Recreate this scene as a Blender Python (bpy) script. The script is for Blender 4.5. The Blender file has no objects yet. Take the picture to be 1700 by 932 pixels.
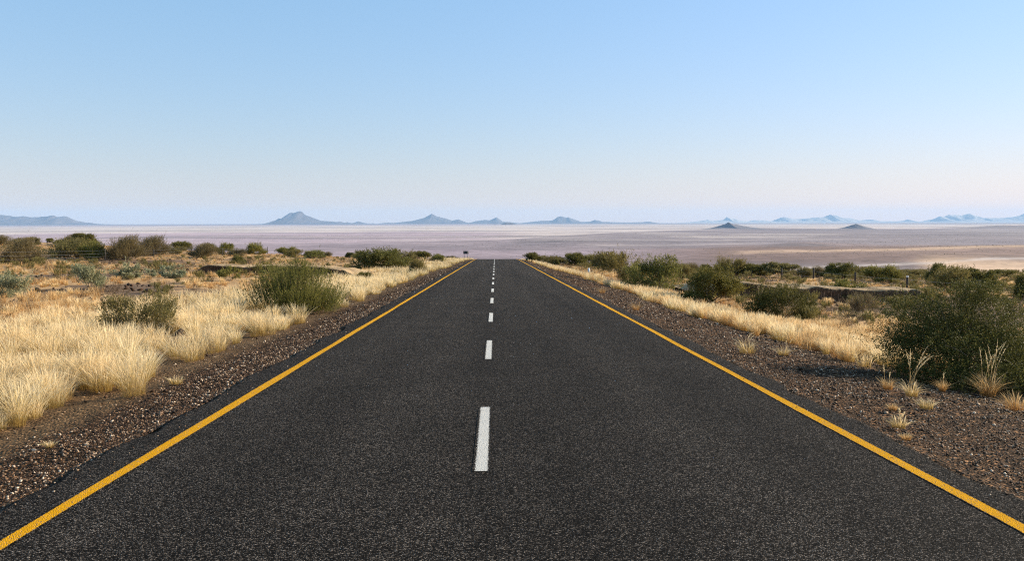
import bpy, math, random
import numpy as np
from mathutils import Matrix, Vector

S = bpy.context.scene
COL = S.collection
R = math.radians

# ------------------------------------------------------------------ camera
F, PW, PH = 1400.0, 1700.0, 932.0            # focal length in photo pixels, photo size
CAM_H = 1.75
YAW, PITCH, ROLL = math.atan(27.6 / F), -math.atan((466 - 368.5) / F), R(-0.12)
_f = Vector((math.sin(YAW) * math.cos(PITCH), math.cos(YAW) * math.cos(PITCH), math.sin(PITCH)))
_r = _f.cross(Vector((0, 0, 1))).normalized()
_u = _r.cross(_f).normalized()
CR = math.cos(ROLL) * _r + math.sin(ROLL) * _u
CU = -math.sin(ROLL) * _r + math.cos(ROLL) * _u
cam = bpy.data.objects.new('camera', bpy.data.cameras.new('camera'))
COL.objects.link(cam)
cam.data.sensor_width = 36.0
cam.data.lens = 36.0 * F / PW
cam.data.clip_start, cam.data.clip_end = 0.1, 300000.0
m = Matrix((CR, CU, -_f)).transposed().to_4x4()
m.translation = (0, 0, CAM_H)
cam.matrix_world = m
S.camera = cam

# ------------------------------------------------------------------ sky, sun, exposure
SUN_EL, SUN_B = R(22), R(19)                 # elevation; turn from +X (right) towards +Y (ahead)
w = bpy.data.worlds.new('World')
S.world = w
w.use_nodes = True
nt = w.node_tree
nt.nodes.clear()
sky = nt.nodes.new('ShaderNodeTexSky')
sky.sky_type = 'NISHITA'
sky.sun_disc = False
sky.sun_elevation = SUN_EL
sky.sun_rotation = math.pi / 2 - SUN_B
sky.altitude = 0
sky.air_density, sky.dust_density, sky.ozone_density = 1.6, 0.0, 2.0
bg = nt.nodes.new('ShaderNodeBackground')
bg.inputs['Strength'].default_value = 0.056
wo = nt.nodes.new('ShaderNodeOutputWorld')
tint = nt.nodes.new('ShaderNodeMix')
tint.data_type, tint.blend_type = 'RGBA', 'MULTIPLY'
tint.inputs[0].default_value = 1.0
tint.inputs[7].default_value = (.80, .65, 1.0, 1)
nt.links.new(sky.outputs[0], tint.inputs[6])
veil = nt.nodes.new('ShaderNodeMix')              # even veil of thin high air over the clear sky
veil.data_type, veil.blend_type = 'RGBA', 'ADD'
veil.inputs[0].default_value = 1.0
veil.inputs[7].default_value = (.84, 2.55, 3.3, 1)
nt.links.new(tint.outputs[2], veil.inputs[6])
nt.links.new(veil.outputs[2], bg.inputs[0])
nt.links.new(bg.outputs[0], wo.inputs[0])
sun = bpy.data.objects.new('sun', bpy.data.lights.new('sun', 'SUN'))
COL.objects.link(sun)
sun.data.energy = 4.9
sun.data.angle = R(0.5)
sun.data.color = (1.0, 0.88, 0.68)
sd = Vector((math.cos(SUN_EL) * math.cos(SUN_B), math.cos(SUN_EL) * math.sin(SUN_B), math.sin(SUN_EL)))
sun.rotation_euler = sd.to_track_quat('Z', 'Y').to_euler()
S.view_settings.view_transform = 'Standard'
S.view_settings.look = 'None'
S.view_settings.gamma = 1.0
S.view_settings.use_curve_mapping = False
S.view_settings.exposure = 1.0
S.render.engine = 'CYCLES'
S.cycles.use_denoising = False
S.cycles.use_adaptive_sampling = False
S.cycles.sample_clamp_direct = 6.0
S.cycles.sample_clamp_indirect = 3.0
S.cycles.filter_width = 1.15
S.cycles.max_bounces = 6
S.cycles.volume_bounces = 2
S.cycles.transparent_max_bounces = 4

# ------------------------------------------------------------------ noise and terrain functions
def _h(ix, iy, seed):
    v = (ix.astype(np.int64) * 374761393 + iy.astype(np.int64) * 668265263 + seed * 974711) & 0xFFFFFFFF
    v = ((v ^ (v >> 13)) * 1274126177) & 0xFFFFFFFF
    v = v ^ (v >> 16)
    return (v & 0xFFFFFF) / float(0xFFFFFF)

def vnoise(x, y, seed=0):
    x, y = np.asarray(x, float), np.asarray(y, float)
    ix, iy = np.floor(x), np.floor(y)
    fx, fy = x - ix, y - iy
    fx, fy = fx * fx * (3 - 2 * fx), fy * fy * (3 - 2 * fy)
    a, b = _h(ix, iy, seed), _h(ix + 1, iy, seed)
    c, d = _h(ix, iy + 1, seed), _h(ix + 1, iy + 1, seed)
    return (a * (1 - fx) + b * fx) * (1 - fy) + (c * (1 - fx) + d * fx) * fy

def fbm(x, y, seed=0, octv=4):
    s, a, t = 0.0, 0.5, 0.0
    for k in range(octv):
        s = s + a * vnoise(x * 2 ** k + 17.3 * k, y * 2 ** k - 9.1 * k, seed + k)
        t += a
        a *= 0.5
    return s / t                                   # 0..1, mean 0.5

def sstep(a, b, x):
    t = np.clip((np.asarray(x, float) - a) / (b - a), 0, 1)
    return t * t * (3 - 2 * t)

ROAD_L, ROAD_R = -3.33, 3.60
LINE_L, LINE_R, LINE_C = -2.913, 3.25, -0.113
SLOPE = 0.0300

def fall(t):
    t = np.maximum(t, 0)
    c, t1 = 0.00030, 330.0
    return np.where(t < t1, c * t * t, c * t1 * t1 + 2 * c * t1 * (t - t1))

def road_z(y):
    y = np.asarray(y, float)
    return -SLOPE * np.maximum(y, -40) - fall(y - 113)

def terrain(x, y):
    x, y = np.asarray(x, float), np.asarray(y, float)
    yy = np.clip(y, 0, 260)
    xl = np.interp(-x, [0, 10, 32, 48, 75, 100, 160, 400], [0, 0.0, 0.15, 0.7, 1.9, 3.0, 5.0, 7.0]) * (yy / 170.0) ** 1.4
    xl = xl - 0.22 * np.interp(-x, [3.3, 5.5, 8, 14], [0, 1, 1, 0.4])
    xr = -np.interp(x, [3.6, 5.2, 7, 10, 14, 32, 60, 120], [0, 0.22, 0.55, 0.8, 1.05, 1.75, 2.0, 2.2])
    xr = xr * (0.55 + 0.45 * sstep(0, 35, y)) * (1 + 0.15 * sstep(60, 130, y))
    cross = np.where(x < 0, xl, xr)
    yc = 113 + 30 * sstep(8, 45, -x) - 18 * sstep(10, 40, x)
    far_w = sstep(3.5, 9, np.where(x < 0, -x, x))
    amp = far_w * (0.10 + 0.30 * sstep(20, 90, y))
    bump = (fbm(x * 0.09 + 3, y * 0.09, 5, 4) - 0.5) * 2 * amp
    P = -SLOPE * np.maximum(y, -40) + cross - fall(y - yc) + bump
    Z = plain_z(x, y)
    k = 4.0
    d = np.clip((P - Z) / k, -30, 30)
    return np.where(d > 20, P, np.where(d < -20, Z, Z + k * np.log1p(np.exp(d))))

def plain_z(x, y):
    u = x / np.maximum(y, 1.0)
    z = -80 + (fbm(x / 2600.0, y / 2600.0, 31, 3) - 0.5) * 7
    # broad low rise under the two cones and the nearer ridges right of the road
    edge = np.interp(u, [-0.02, 0.1, 0.25, 0.31, 0.42, 0.5, 0.6, 0.8], [3600, 5000, 7600, 9300, 8600, 9000, 11500, 13000])
    z = z + 8 * sstep(0, 0.15, u) * np.exp(-((y - edge * 0.97) / (0.10 * edge)) ** 2)
    z = z + 30 * sstep(0.56, 0.62, u) * np.exp(-((y - 10500) / 1500.0) ** 2) * (0.7 + 0.6 * fbm(x / 300.0, y / 300.0, 8, 3))
    for (uc, yc, uw, yw, h) in ((0.095, 3150, 0.05, 260, 12), (0.37, 2950, 0.035, 220, 10), (0.02, 3500, 0.06, 250, 7),
                                (0.5, 1900, 0.16, 180, 9), (0.62, 2350, 0.2, 260, 14), (0.3, 2300, 0.14, 250, 7)):
        z = z + h * np.exp(-((u - uc) / uw) ** 2 - ((y - yc) / yw) ** 2)
    return z

def pix_dir(px, row):
    d = _f + CR * ((px - PW / 2) / F) + CU * ((PH / 2 - row) / F)
    return np.array(d) / d.y                         # per metre of +Y

def at(px, row, ymax=900.0):
    """point of the ground seen at a pixel of the photograph"""
    d = pix_dir(px, row)
    ys = np.geomspace(2.5, ymax, 1500)
    g = CAM_H + d[2] * ys - terrain(d[0] * ys, ys)
    hit = np.nonzero(g < 0)[0]
    y = ys[hit[0]] if len(hit) else ys[np.argmin(g[:1100])]
    return np.array((d[0] * y, y, float(terrain(d[0] * y, y))))

# ------------------------------------------------------------------ mesh helpers
def build(name, verts, faces, mat, parent=None, attrs=None, smooth=False, mat_idx=None):
    """verts (n,3); faces (m,k) or a list of such arrays; attrs {name: (n,3) point colours}"""
    fl = faces if isinstance(faces, list) else [faces]
    fl = [np.asarray(f, np.int32) for f in fl if len(f)]
    me = bpy.data.meshes.new(name)
    verts = np.ascontiguousarray(verts, np.float32)
    me.vertices.add(len(verts))
    me.vertices.foreach_set('co', verts.ravel())
    loops = np.concatenate([f.ravel() for f in fl])
    tot = np.concatenate([np.full(len(f), f.shape[1], np.int32) for f in fl])
    me.loops.add(len(loops))
    me.loops.foreach_set('vertex_index', loops)
    me.polygons.add(len(tot))
    me.polygons.foreach_set('loop_start', np.concatenate([[0], np.cumsum(tot)[:-1]]).astype(np.int32))
    me.polygons.foreach_set('loop_total', tot)
    mats = mat if isinstance(mat, (list, tuple)) else [mat]
    for q in mats:
        me.materials.append(q)
    if mat_idx is not None:
        me.polygons.foreach_set('material_index', np.asarray(mat_idx, np.int32))
    if smooth:
        me.polygons.foreach_set('use_smooth', np.ones(len(tot), bool))
    for an, av in (attrs or {}).items():
        a = me.attributes.new(an, 'FLOAT_COLOR', 'POINT')
        c = np.ones((len(verts), 4), np.float32)
        c[:, :3] = av
        a.data.foreach_set('color', c.ravel())
    me.update(calc_edges=True)
    o = bpy.data.objects.new(name, me)
    COL.objects.link(o)
    if parent:
        o.parent = parent
    return o

def tag(o, label=None, cat=None, group=None, kind=None):
    if label: o['label'] = label
    if cat: o['category'] = cat
    if group: o['group'] = group
    if kind: o['kind'] = kind
    return o

def empty(name, loc):
    o = bpy.data.objects.new(name, None)
    COL.objects.link(o)
    o.location = loc
    return o

def tubes(paths, sides=5):
    """list of (points (k,3), radii (k,)) -> verts, quads"""
    V, Q, n = [], [], 0
    a = np.linspace(0, 2 * math.pi, sides, endpoint=False)
    for p, r in paths:
        p, r = np.asarray(p, float), np.asarray(r, float)
        t = np.gradient(p, axis=0)
        t /= np.linalg.norm(t, axis=1)[:, None] + 1e-9
        ref = np.where(np.abs(t[:, 2:3]) > 0.9, np.array([[1.0, 0, 0]]), np.array([[0, 0, 1.0]]))
        s = np.cross(t, ref)
        s /= np.linalg.norm(s, axis=1)[:, None] + 1e-9
        b = np.cross(t, s)
        ring = p[:, None] + r[:, None, None] * (np.cos(a)[None, :, None] * s[:, None] + np.sin(a)[None, :, None] * b[:, None])
        k = len(p)
        V.append(ring.reshape(-1, 3))
        i = np.arange(k - 1)[:, None] * sides
        j = np.arange(sides)[None]
        j2 = (j + 1) % sides
        Q.append(np.stack([i + j, i + j2, i + sides + j2, i + sides + j], -1).reshape(-1, 4) + n)
        n += k * sides
    return np.concatenate(V), np.concatenate(Q)

def boxes(bl):
    """list of (cx,cy,cz, sx,sy,sz) -> verts, quads"""
    V, Q = [], []
    c = np.array([(x, y, z) for z in (-.5, .5) for y in (-.5, .5) for x in (-.5, .5)])
    q = np.array([(0, 2, 3, 1), (4, 5, 7, 6), (0, 1, 5, 4), (2, 6, 7, 3), (0, 4, 6, 2), (1, 3, 7, 5)])
    for i, b in enumerate(bl):
        V.append(c * np.array(b[3:]) + np.array(b[:3]))
        Q.append(q + 8 * i)
    return np.concatenate(V), np.concatenate(Q)

# ------------------------------------------------------------------ material helpers
class NT:
    def __init__(self, name):
        self.m = bpy.data.materials.new(name)
        self.m.use_nodes = True
        self.t = self.m.node_tree
        self.t.nodes.clear()
        self.out = self.n('ShaderNodeOutputMaterial')
    def n(self, typ, **kw):
        o = self.t.nodes.new(typ)
        for k, v in kw.items():
            setattr(o, k, v)
        return o
    def l(self, a, b):
        self.t.links.new(a, b)
    def put(self, sock, v):
        if isinstance(v, bpy.types.NodeSocket): self.l(v, sock)
        else: sock.default_value = v
    def pos(self):
        return self.n('ShaderNodeNewGeometry').outputs['Position']
    def mapped(self, v, scale):
        q = self.n('ShaderNodeVectorMath', operation='MULTIPLY')
        self.l(v, q.inputs[0]); q.inputs[1].default_value = scale
        return q.outputs[0]
    def noise(self, v, scale, detail=4, rough=0.55):
        q = self.n('ShaderNodeTexNoise')
        self.l(v, q.inputs['Vector'])
        q.inputs['Scale'].default_value = scale
        q.inputs['Detail'].default_value = detail
        q.inputs['Roughness'].default_value = rough
        return q.outputs['Fac']
    def ramp(self, f, stops, interp='LINEAR'):
        q = self.n('ShaderNodeValToRGB')
        q.color_ramp.interpolation = interp
        e = q.color_ramp.elements
        while len(e) < len(stops): e.new(0.5)
        for i, (p, c) in enumerate(stops):
            e[i].position = p
            c = (c, c, c) if isinstance(c, (int, float)) else c
            e[i].color = (*c, 1)
        self.l(f, q.inputs[0])
        return q.outputs[0]
    def mix(self, f, a, b, mode='MIX'):
        q = self.n('ShaderNodeMix', data_type='RGBA', blend_type=mode)
        self.put(q.inputs[0], f)
        for s, v in ((q.inputs[6], a), (q.inputs[7], b)):
            self.put(s, v if isinstance(v, bpy.types.NodeSocket) else (*v, 1))
        return q.outputs[2]
    def math(self, op, a, b=0.0, c=0.0):
        q = self.n('ShaderNodeMath', operation=op)
        self.put(q.inputs[0], a); self.put(q.inputs[1], b); self.put(q.inputs[2], c)
        return q.outputs[0]
    def attr(self, name):
        return self.n('ShaderNodeAttribute', attribute_name=name)
    def rgb(self, col):
        s = self.n('ShaderNodeSeparateColor'); self.l(col, s.inputs[0])
        return s.outputs
    def bump(self, h, strength, dist):
        b = self.n('ShaderNodeBump')
        self.l(h, b.inputs['Height'])
        b.inputs['Strength'].default_value = strength
        b.inputs['Distance'].default_value = dist
        return b.outputs[0]
    def bsdf(self, col, rough=0.9, spec=0.2, normal=None):
        b = self.n('ShaderNodeBsdfPrincipled')
        self.put(b.inputs['Base Color'], col if isinstance(col, bpy.types.NodeSocket) else (*col, 1))
        self.put(b.inputs['Roughness'], rough)
        self.put(b.inputs['Specular IOR Level'], spec)
        if normal is not None: self.l(normal, b.inputs['Normal'])
        return b.outputs[0]
    def done(self, sh):
        self.l(sh, self.out.inputs[0])
        return self.m

def asphalt_nodes(M):
    p = M.mapped(M.pos(), (1, 1, 0.0))
    v = M.n('ShaderNodeTexVoronoi', voronoi_dimensions='2D')
    M.l(p, v.inputs['Vector']); v.inputs['Scale'].default_value = 150
    rnd = M.rgb(v.outputs['Color'])
    chip = M.ramp(rnd[0], [(0.0, (.003, .0025, .002)), (0.45, (.008, .0067, .0055)), (0.66, (.026, .022, .0185)), (0.84, (.080, .069, .060)), (1.0, (.29, .255, .225))])
    v2 = M.n('ShaderNodeTexVoronoi', voronoi_dimensions='2D')
    M.l(p, v2.inputs['Vector']); v2.inputs['Scale'].default_value = 230
    fine = M.ramp(M.rgb(v2.outputs['Color'])[1], [(0.0, .55), (0.8, 1.0), (1.0, 1.7)])
    c = M.mix(1.0, chip, fine, 'MULTIPLY')
    # long wheel-track bands and blotches
    xb = M.mapped(p, (1.0, 0.03, 0))
    band = M.ramp(M.noise(xb, 0.9, 3), [(0.3, .74), (0.7, 1.24)])
    blot = M.ramp(M.noise(p, 0.7, 5, .65), [(0.3, .82), (0.7, 1.16)])
    c = M.mix(1.0, c, band, 'MULTIPLY')
    c = M.mix(1.0, c, blot, 'MULTIPLY')
    c = M.mix(1.0, c, (1.02, .95, .89), 'MULTIPLY')
    h = M.math('ADD', M.math('MULTIPLY', v.outputs['Distance'], -1.0), M.math('MULTIPLY', rnd[1], 0.7))
    return p, c, h, M.bump(h, 1.0, 0.007), rnd

def mat_asphalt():
    M = NT('asphalt')
    p, c, h, nrm, rnd = asphalt_nodes(M)
    return M.done(M.bsdf(c, M.ramp(rnd[2], [(0, .75), (1, 1.0)]), 0.04, nrm))

def mat_paint(name, col, wear, edge):
    """worn paint over the asphalt: attribute 'uv' holds across (0..1) and along (metres)"""
    M = NT(name)
    p, c, h, nrm, rnd = asphalt_nodes(M)
    uv = M.rgb(M.attr('paint').outputs['Color'])
    across = M.math('ABSOLUTE', M.math('SUBTRACT', uv[0], 0.5))
    n1 = M.noise(p, 70, 3, .7)
    n2 = M.noise(p, 9, 4, .6)
    lim = M.math('ADD', 0.5 - edge, M.math('MULTIPLY', M.math('SUBTRACT', n1, 0.5), edge * 3.2))
    side = M.math('LESS_THAN', across, lim)
    holes = M.math('LESS_THAN', M.math('ADD', M.math('MULTIPLY', rnd[0], 0.6), M.math('MULTIPLY', n2, 0.4)), 1 - wear)
    mask = M.math('MULTIPLY', side, holes)
    pc = M.mix(M.ramp(n2, [(.3, 0.0), (.75, 1.0)]), tuple(q * .80 for q in col), col)
    pc = M.mix(M.ramp(rnd[1], [(0, 0.0), (1, .7)]), pc, tuple(q * .55 for q in col))
    return M.done(M.bsdf(M.mix(mask, c, pc), 0.9, 0.05, nrm))

def mat_ground():
    M = NT('earth')
    p = M.pos()
    col = M.attr('col').outputs['Color']
    zn = M.rgb(M.attr('zone').outputs['Color'])      # r: loose gravel, g: rough veld, b: distant plain
    v = M.n('ShaderNodeTexVoronoi', voronoi_dimensions='2D')
    M.l(p, v.inputs['Vector']); v.inputs['Scale'].default_value = 26
    r = M.rgb(v.outputs['Color'])
    stones = M.ramp(r[0], [(0, .30), (.5, .75), (.78, 1.5), (.92, 3.2), (1, 5.5)])
    v2 = M.n('ShaderNodeTexVoronoi', voronoi_dimensions='2D')
    M.l(p, v2.inputs['Vector']); v2.inputs['Scale'].default_value = 75
    grit = M.ramp(M.rgb(v2.outputs['Color'])[1], [(0, .62), (.8, 1.1), (1, 1.9)])
    c = M.mix(M.math('MULTIPLY', zn[0], 0.85), col, M.mix(1.0, col, stones, 'MULTIPLY'))
    c = M.mix(M.math('SUBTRACT', 1.0, zn[2]), c, M.mix(1.0, c, grit, 'MULTIPLY'))
    n = M.noise(p, 1.3, 5, .65)
    c = M.mix(zn[1], c, M.mix(1.0, c, M.ramp(n, [(.3, .55), (.5, 1.0), (.72, 1.45)]), 'MULTIPLY'))
    far1 = M.ramp(M.noise(p, 0.0011, 8, .62), [(.30, (.86, .85, .88)), (.5, (1, 1, 1)), (.68, (1.14, 1.11, 1.08))])
    far2 = M.ramp(M.noise(p, 0.012, 5, .6), [(.3, .74), (.5, 1.0), (.7, 1.26)])
    dots = M.ramp(M.noise(p, 0.06, 3, .7), [(.52, 1.0), (.66, .62)])
    far2 = M.mix(1.0, far2, dots, 'MULTIPLY')
    fc = M.mix(1.0, M.mix(1.0, c, far1, 'MULTIPLY'), far2, 'MULTIPLY')
    c = M.mix(zn[2], c, fc)
    h = M.math('ADD', M.math('MULTIPLY', v.outputs['Distance'], M.math('MULTIPLY', zn[0], -1.2)), M.noise(p, 9, 5, .6))
    nrm = M.bump(h, 0.7, 0.05)
    mixn = M.n('ShaderNodeMix', data_type='VECTOR')
    M.l(zn[2], mixn.inputs[0]); M.l(nrm, mixn.inputs[4])
    M.l(M.n('ShaderNodeNewGeometry').outputs['Normal'], mixn.inputs[5])
    return M.done(M.bsdf(c, 0.95, 0.08, mixn.outputs[1]))

def mat_rock(name, a, b, scale):
    M = NT(name)
    p = M.pos()
    c = M.mix(M.ramp(M.noise(p, scale, 6, .62), [(.32, 0.0), (.68, 1.0)]), a, b)
    return M.done(M.bsdf(c, 0.95, 0.05))

def mat_leaf(name, dark, light, trans=0.3, tint=(1.0, 1.0, 1.0), gloss=0.25):
    """colour of each leaf from the 'rnd' attribute: r = leaf, g = twig"""
    M = NT(name)
    r = M.rgb(M.attr('rnd').outputs['Color'])
    f = M.math('ADD', M.math('MULTIPLY', r[0], 0.55), M.math('MULTIPLY', r[1], 0.45))
    c = M.mix(f, dark, light)
    oi = M.n('ShaderNodeObjectInfo').outputs['Random']
    c = M.mix(M.math('MULTIPLY', oi, 0.5), c, M.mix(1.0, c, (1.25, 1.05, 0.75), 'MULTIPLY'))
    b = M.bsdf(c, 0.6, gloss)
    t = M.n('ShaderNodeBsdfTranslucent')
    M.l(M.mix(1.0, c, tint, 'MULTIPLY'), t.inputs[0])
    x = M.n('ShaderNodeMixShader')
    x.inputs[0].default_value = trans
    M.l(b, x.inputs[1]); M.l(t.outputs[0], x.inputs[2])
    return M.done(x.outputs[0])

def mat_grass(name, base, mid, tip):
    """'rnd': r = height along the blade, g = tuft, b = blade"""
    M = NT(name)
    r = M.rgb(M.attr('rnd').outputs['Color'])
    f = M.math('ADD', r[0], M.math('MULTIPLY', M.math('SUBTRACT', r[2], 0.5), 0.5))
    c = M.ramp(f, [(0.0, base), (0.38, mid), (0.78, tip), (1.0, tuple(min(.92, q * 1.06) for q in tip))])
    c = M.mix(M.ramp(r[1], [(0.0, 0.0), (1.0, 0.65)]), c, M.mix(1.0, c, (0.86, 0.66, 0.46), 'MULTIPLY'))
    g = M.ramp(M.math('MULTIPLY', r[1], 7.31), [(0.0, 0.0), (1.0, 0.0)])
    d = M.n('ShaderNodeBsdfDiffuse'); M.l(c, d.inputs[0])
    t = M.n('ShaderNodeBsdfTranslucent'); M.l(c, t.inputs[0])
    x = M.n('ShaderNodeMixShader'); x.inputs[0].default_value = 0.4
    M.l(d.outputs[0], x.inputs[1]); M.l(t.outputs[0], x.inputs[2])
    return M.done(x.outputs[0])

def mat_plain(name, a, b, scale, rough=0.85, spec=0.2, metal=0.0):
    M = NT(name)
    c = M.mix(M.ramp(M.noise(M.pos(), scale, 5, .6), [(.3, 0.0), (.7, 1.0)]), a, b)
    bs = M.n('ShaderNodeBsdfPrincipled')
    M.l(c, bs.inputs['Base Color'])
    bs.inputs['Roughness'].default_value = rough
    bs.inputs['Specular IOR Level'].default_value = spec
    bs.inputs['Metallic'].default_value = metal
    return M.done(bs.outputs[0])

def mat_stone():
    M = NT('stone')
    r = M.rgb(M.attr('rnd').outputs['Color'])
    c = M.ramp(r[0], [(0, (.020, .0105, .0055)), (.42, (.072, .036, .018)), (.70, (.160, .090, .050)), (.87, (.35, .235, .15)), (1, (.66, .51, .37))])
    c = M.mix(1.0, c, M.ramp(M.noise(M.pos(), 60, 3), [(.3, .7), (.7, 1.2)]), 'MULTIPLY')
    return M.done(M.bsdf(c, 0.8, 0.25))

A_ASPHALT = mat_asphalt()
A_WHITE = mat_paint('white_road_paint', (.80, .76, .70), 0.20, 0.17)
A_YELLOW = mat_paint('yellow_road_paint', (.90, .42, .008), 0.25, 0.08)
A_EARTH = mat_ground()
A_STONE = mat_stone()
A_BARK = mat_plain('bark', (.10, .075, .055), (.20, .16, .125), 30)
A_TWIG = mat_plain('dry_twigs', (.13, .10, .075), (.24, .19, .15), 20)
L_DARK = mat_leaf('dark_leaves', (.030, .034, .009), (.225, .205, .058), .32, gloss=.08)
L_DEEP = mat_leaf('deep_green_leaves', (.020, .025, .007), (.160, .148, .040), .28, gloss=.08)
L_OLIVE = mat_leaf('olive_leaves', (.080, .074, .024), (.260, .215, .080), .36, gloss=.12)
L_GREEN = mat_leaf('green_leaves', (.070, .078, .019), (.270, .250, .072), .36, gloss=.12)
L_FUZZ = mat_leaf('brown_olive_leaves', (.085, .072, .034), (.230, .185, .090), .30)
L_GREY = mat_leaf('grey_green_leaves', (.140, .155, .085), (.34, .345, .21), .28, gloss=.4)
L_DRY = mat_leaf('dry_leaves', (.090, .055, .028), (.20, .13, .07), .2)
G_PALE = mat_grass('pale_grass', (.31, .195, .050), (.53, .40, .155), (.86, .71, .45))
G_TAWNY = mat_grass('tawny_grass', (.34, .16, .045), (.50, .30, .105), (.66, .49, .27))

# ------------------------------------------------------------------ ground: one sheet to the horizon
def make_ground():
    front = np.linspace(-R(40), R(40), 700)
    back = np.linspace(R(40), 2 * math.pi - R(40), 60)[1:-1]
    az = np.concatenate([front, back])
    rr = np.concatenate([[0.6], np.geomspace(1.5, 47500, 630)])
    A, D = np.meshgrid(az, rr)
    X, Y = D * np.sin(A), D * np.cos(A)
    Z = terrain(X, Y)
    nx = np.where(X < 0, ROAD_L - X, X - ROAD_R)         # distance outside the asphalt
    near = 1 - sstep(150, 300, D)
    under = sstep(0.10, -0.25, nx) * near * (Y > -60)
    rough = (fbm(X * 1.7, Y * 1.7, 3, 4) - 0.5) * 0.07 + (fbm(X * 9, Y * 9, 4, 2) - 0.5) * 0.022
    Z = Z + rough * sstep(0.0, 0.6, nx) * (1 - sstep(40, 120, D))
    Z = Z - 0.030 - 0.012 * sstep(0, .3, nx) + 0.0 * X
    rz = road_z(Y)
    Z = Z * (1 - under) + (rz - 0.22) * under
    n = len(az)
    V = np.stack([X, Y, Z], -1).reshape(-1, 3)
    i = np.arange(len(rr) - 1)[:, None] * n
    j = np.arange(n)[None]
    j2 = (j + 1) % n
    Q = np.stack([i + j, i + n + j, i + n + j2, i + j2], -1).reshape(-1, 4)
    # --- earth colours
    def c(*k): return np.array(k)[None, None]
    gravel, sand = c(.070, .036, .017), c(.120, .070, .034)
    veld, dark = c(.40, .24, .115), c(.085, .055, .042)
    side = np.where(X < 0, nx - 0.9 - 0.8 * fbm(X * .3, Y * .3, 21, 3), nx - 2.0 - 1.0 * fbm(X * .3, Y * .3, 22, 3))
    w_s = sstep(-0.35, 0.35, side)
    w_v = sstep(1.5, 5.0, side + (fbm(X * .25, Y * .25, 23, 3) - .5) * 4)
    C = gravel * (1 - w_s[..., None]) + sand * w_s[..., None]
    C = C * (1 - w_v[..., None]) + veld * w_v[..., None]
    dk = sstep(.53, .62, fbm(X * .16 + 5, Y * .16, 24, 4)) * w_v
    C = C * (1 - .8 * dk[..., None]) + dark * .8 * dk[..., None]
    # plain
    u = X / np.maximum(Y, 1.0)
    far = sstep(200, 420, np.where(Y > 0, D, 0))
    hazy_lav, pale, brown, blue, buff = c(.425, .322, .338), c(.58, .47, .41), c(.20, .122, .092), c(.232, .186, .186), c(.62, .41, .26)  # first colour: earth with the lavender of the haze mixed in
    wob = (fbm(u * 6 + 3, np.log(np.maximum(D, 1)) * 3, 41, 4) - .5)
    P = hazy_lav + 0 * X[..., None]
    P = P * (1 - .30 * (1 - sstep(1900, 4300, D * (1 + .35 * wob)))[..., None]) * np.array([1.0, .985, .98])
    def put(P, col, wgt): return P * (1 - wgt[..., None]) + col * wgt[..., None]
    left = 1 - sstep(0.0, 0.12, u)
    P = put(P, pale, left * sstep(6300, 7400, D * (1 + .25 * wob)) * (1 - .75 * sstep(15000, 24000, D)) * .95)
    edge = np.interp(u, [-0.02, 0.1, 0.25, 0.31, 0.42, 0.5, 0.6, 0.8], [3600, 5000, 7600, 9300, 8600, 9000, 11500, 13000])
    right = sstep(-0.03, 0.06, u)
    P = put(P, pale, right * sstep(1.0, 1.04, D / edge) * .85)
    P = put(P, blue, right * (1 - sstep(.99, 1.02, D / edge)) * sstep(2500, 3300, D * (1 + .3 * wob)) * .85)
    P = put(P, brown, sstep(0.1, 0.3, u) * (1 - sstep(2700, 3300, D * (1 + .4 * wob))) * .9)
    P = put(P, blue * .8, sstep(.2, .3, u) * np.exp(-((D - 1620) / 190.0) ** 2) * .8 * (1 - sstep(.49, .54, u + wob * .05)))
    P = put(P, buff, sstep(.49, .54, u + wob * .06) * np.exp(-((D - 1780) / 260.0) ** 2) * .85)
    st = fbm(X / 1100.0 + 7, Y / 420.0, 43, 6)
    P = put(P, pale, sstep(.60, .67, st) * sstep(2200, 4200, D) * (1 - sstep(12000, 20000, D)) * (.42 - .15 * right))
    P = put(P, blue * .9, sstep(.54, .64, fbm(X / 1500.0 + 2, Y / 500.0, 44, 6)) * .55)
    # sandy washes, low dark rises and thin pale tracks at their places on the plain
    Dw = D * (1 + .10 * wob)
    def patch(u0, u1, d0, d1):
        return sstep(u0 - .03, u0 + .03, u + wob * .08) * (1 - sstep(u1 - .03, u1 + .03, u - wob * .08)) * sstep(d0 * .95, d0 * 1.04, Dw) * (1 - sstep(d1 * .96, d1 * 1.05, Dw))
    def track(us, ds, wdt):
        return np.exp(-((Dw - np.interp(u, us, ds)) / wdt) ** 2) * sstep(us[0] - .04, us[0] + .02, u) * (1 - sstep(us[-1] - .02, us[-1] + .05, u))
    P = put(P, pale, patch(.22, .37, 4350, 5000) * .55 + patch(.29, .39, 5300, 5900) * .45 + patch(.18, .24, 5500, 6200) * .4)
    P = put(P, pale, track([.36, .41, .54, .60, .68], [1530, 1640, 1900, 2090, 2240], 42) * .8)
    P = put(P, buff, track([.30, .42, .55, .68], [2180, 2380, 2560, 2760], 70) * .65)
    P = put(P, pale, track([.12, .2, .3], [2900, 3050, 3300], 60) * .4 + track([-.1, .02, .1], [4700, 4400, 4300], 130) * .45 + track([-.35, -.2, -.05], [5200, 4900, 5100], 120) * .35)
    P = put(P, blue * .72, track([.05, .095, .14], [3120, 3180, 3250], 120) * .8 + track([.34, .37, .40], [2950, 2960, 2980], 110) * .8 + track([-.03, .02, .08], [3500, 3520, 3600], 100) * .6)
    P = put(P, blue * .8, track([.5, .57, .68], [11200, 11000, 10800], 900) * .7)
    P = put(P, buff, patch(.53, .75, 1600, 1980) * .6)
    P = put(P, blue * 1.05, sstep(19000, 29000, D) * .85)  # blue of distant haze painted into the farthest ground
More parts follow.
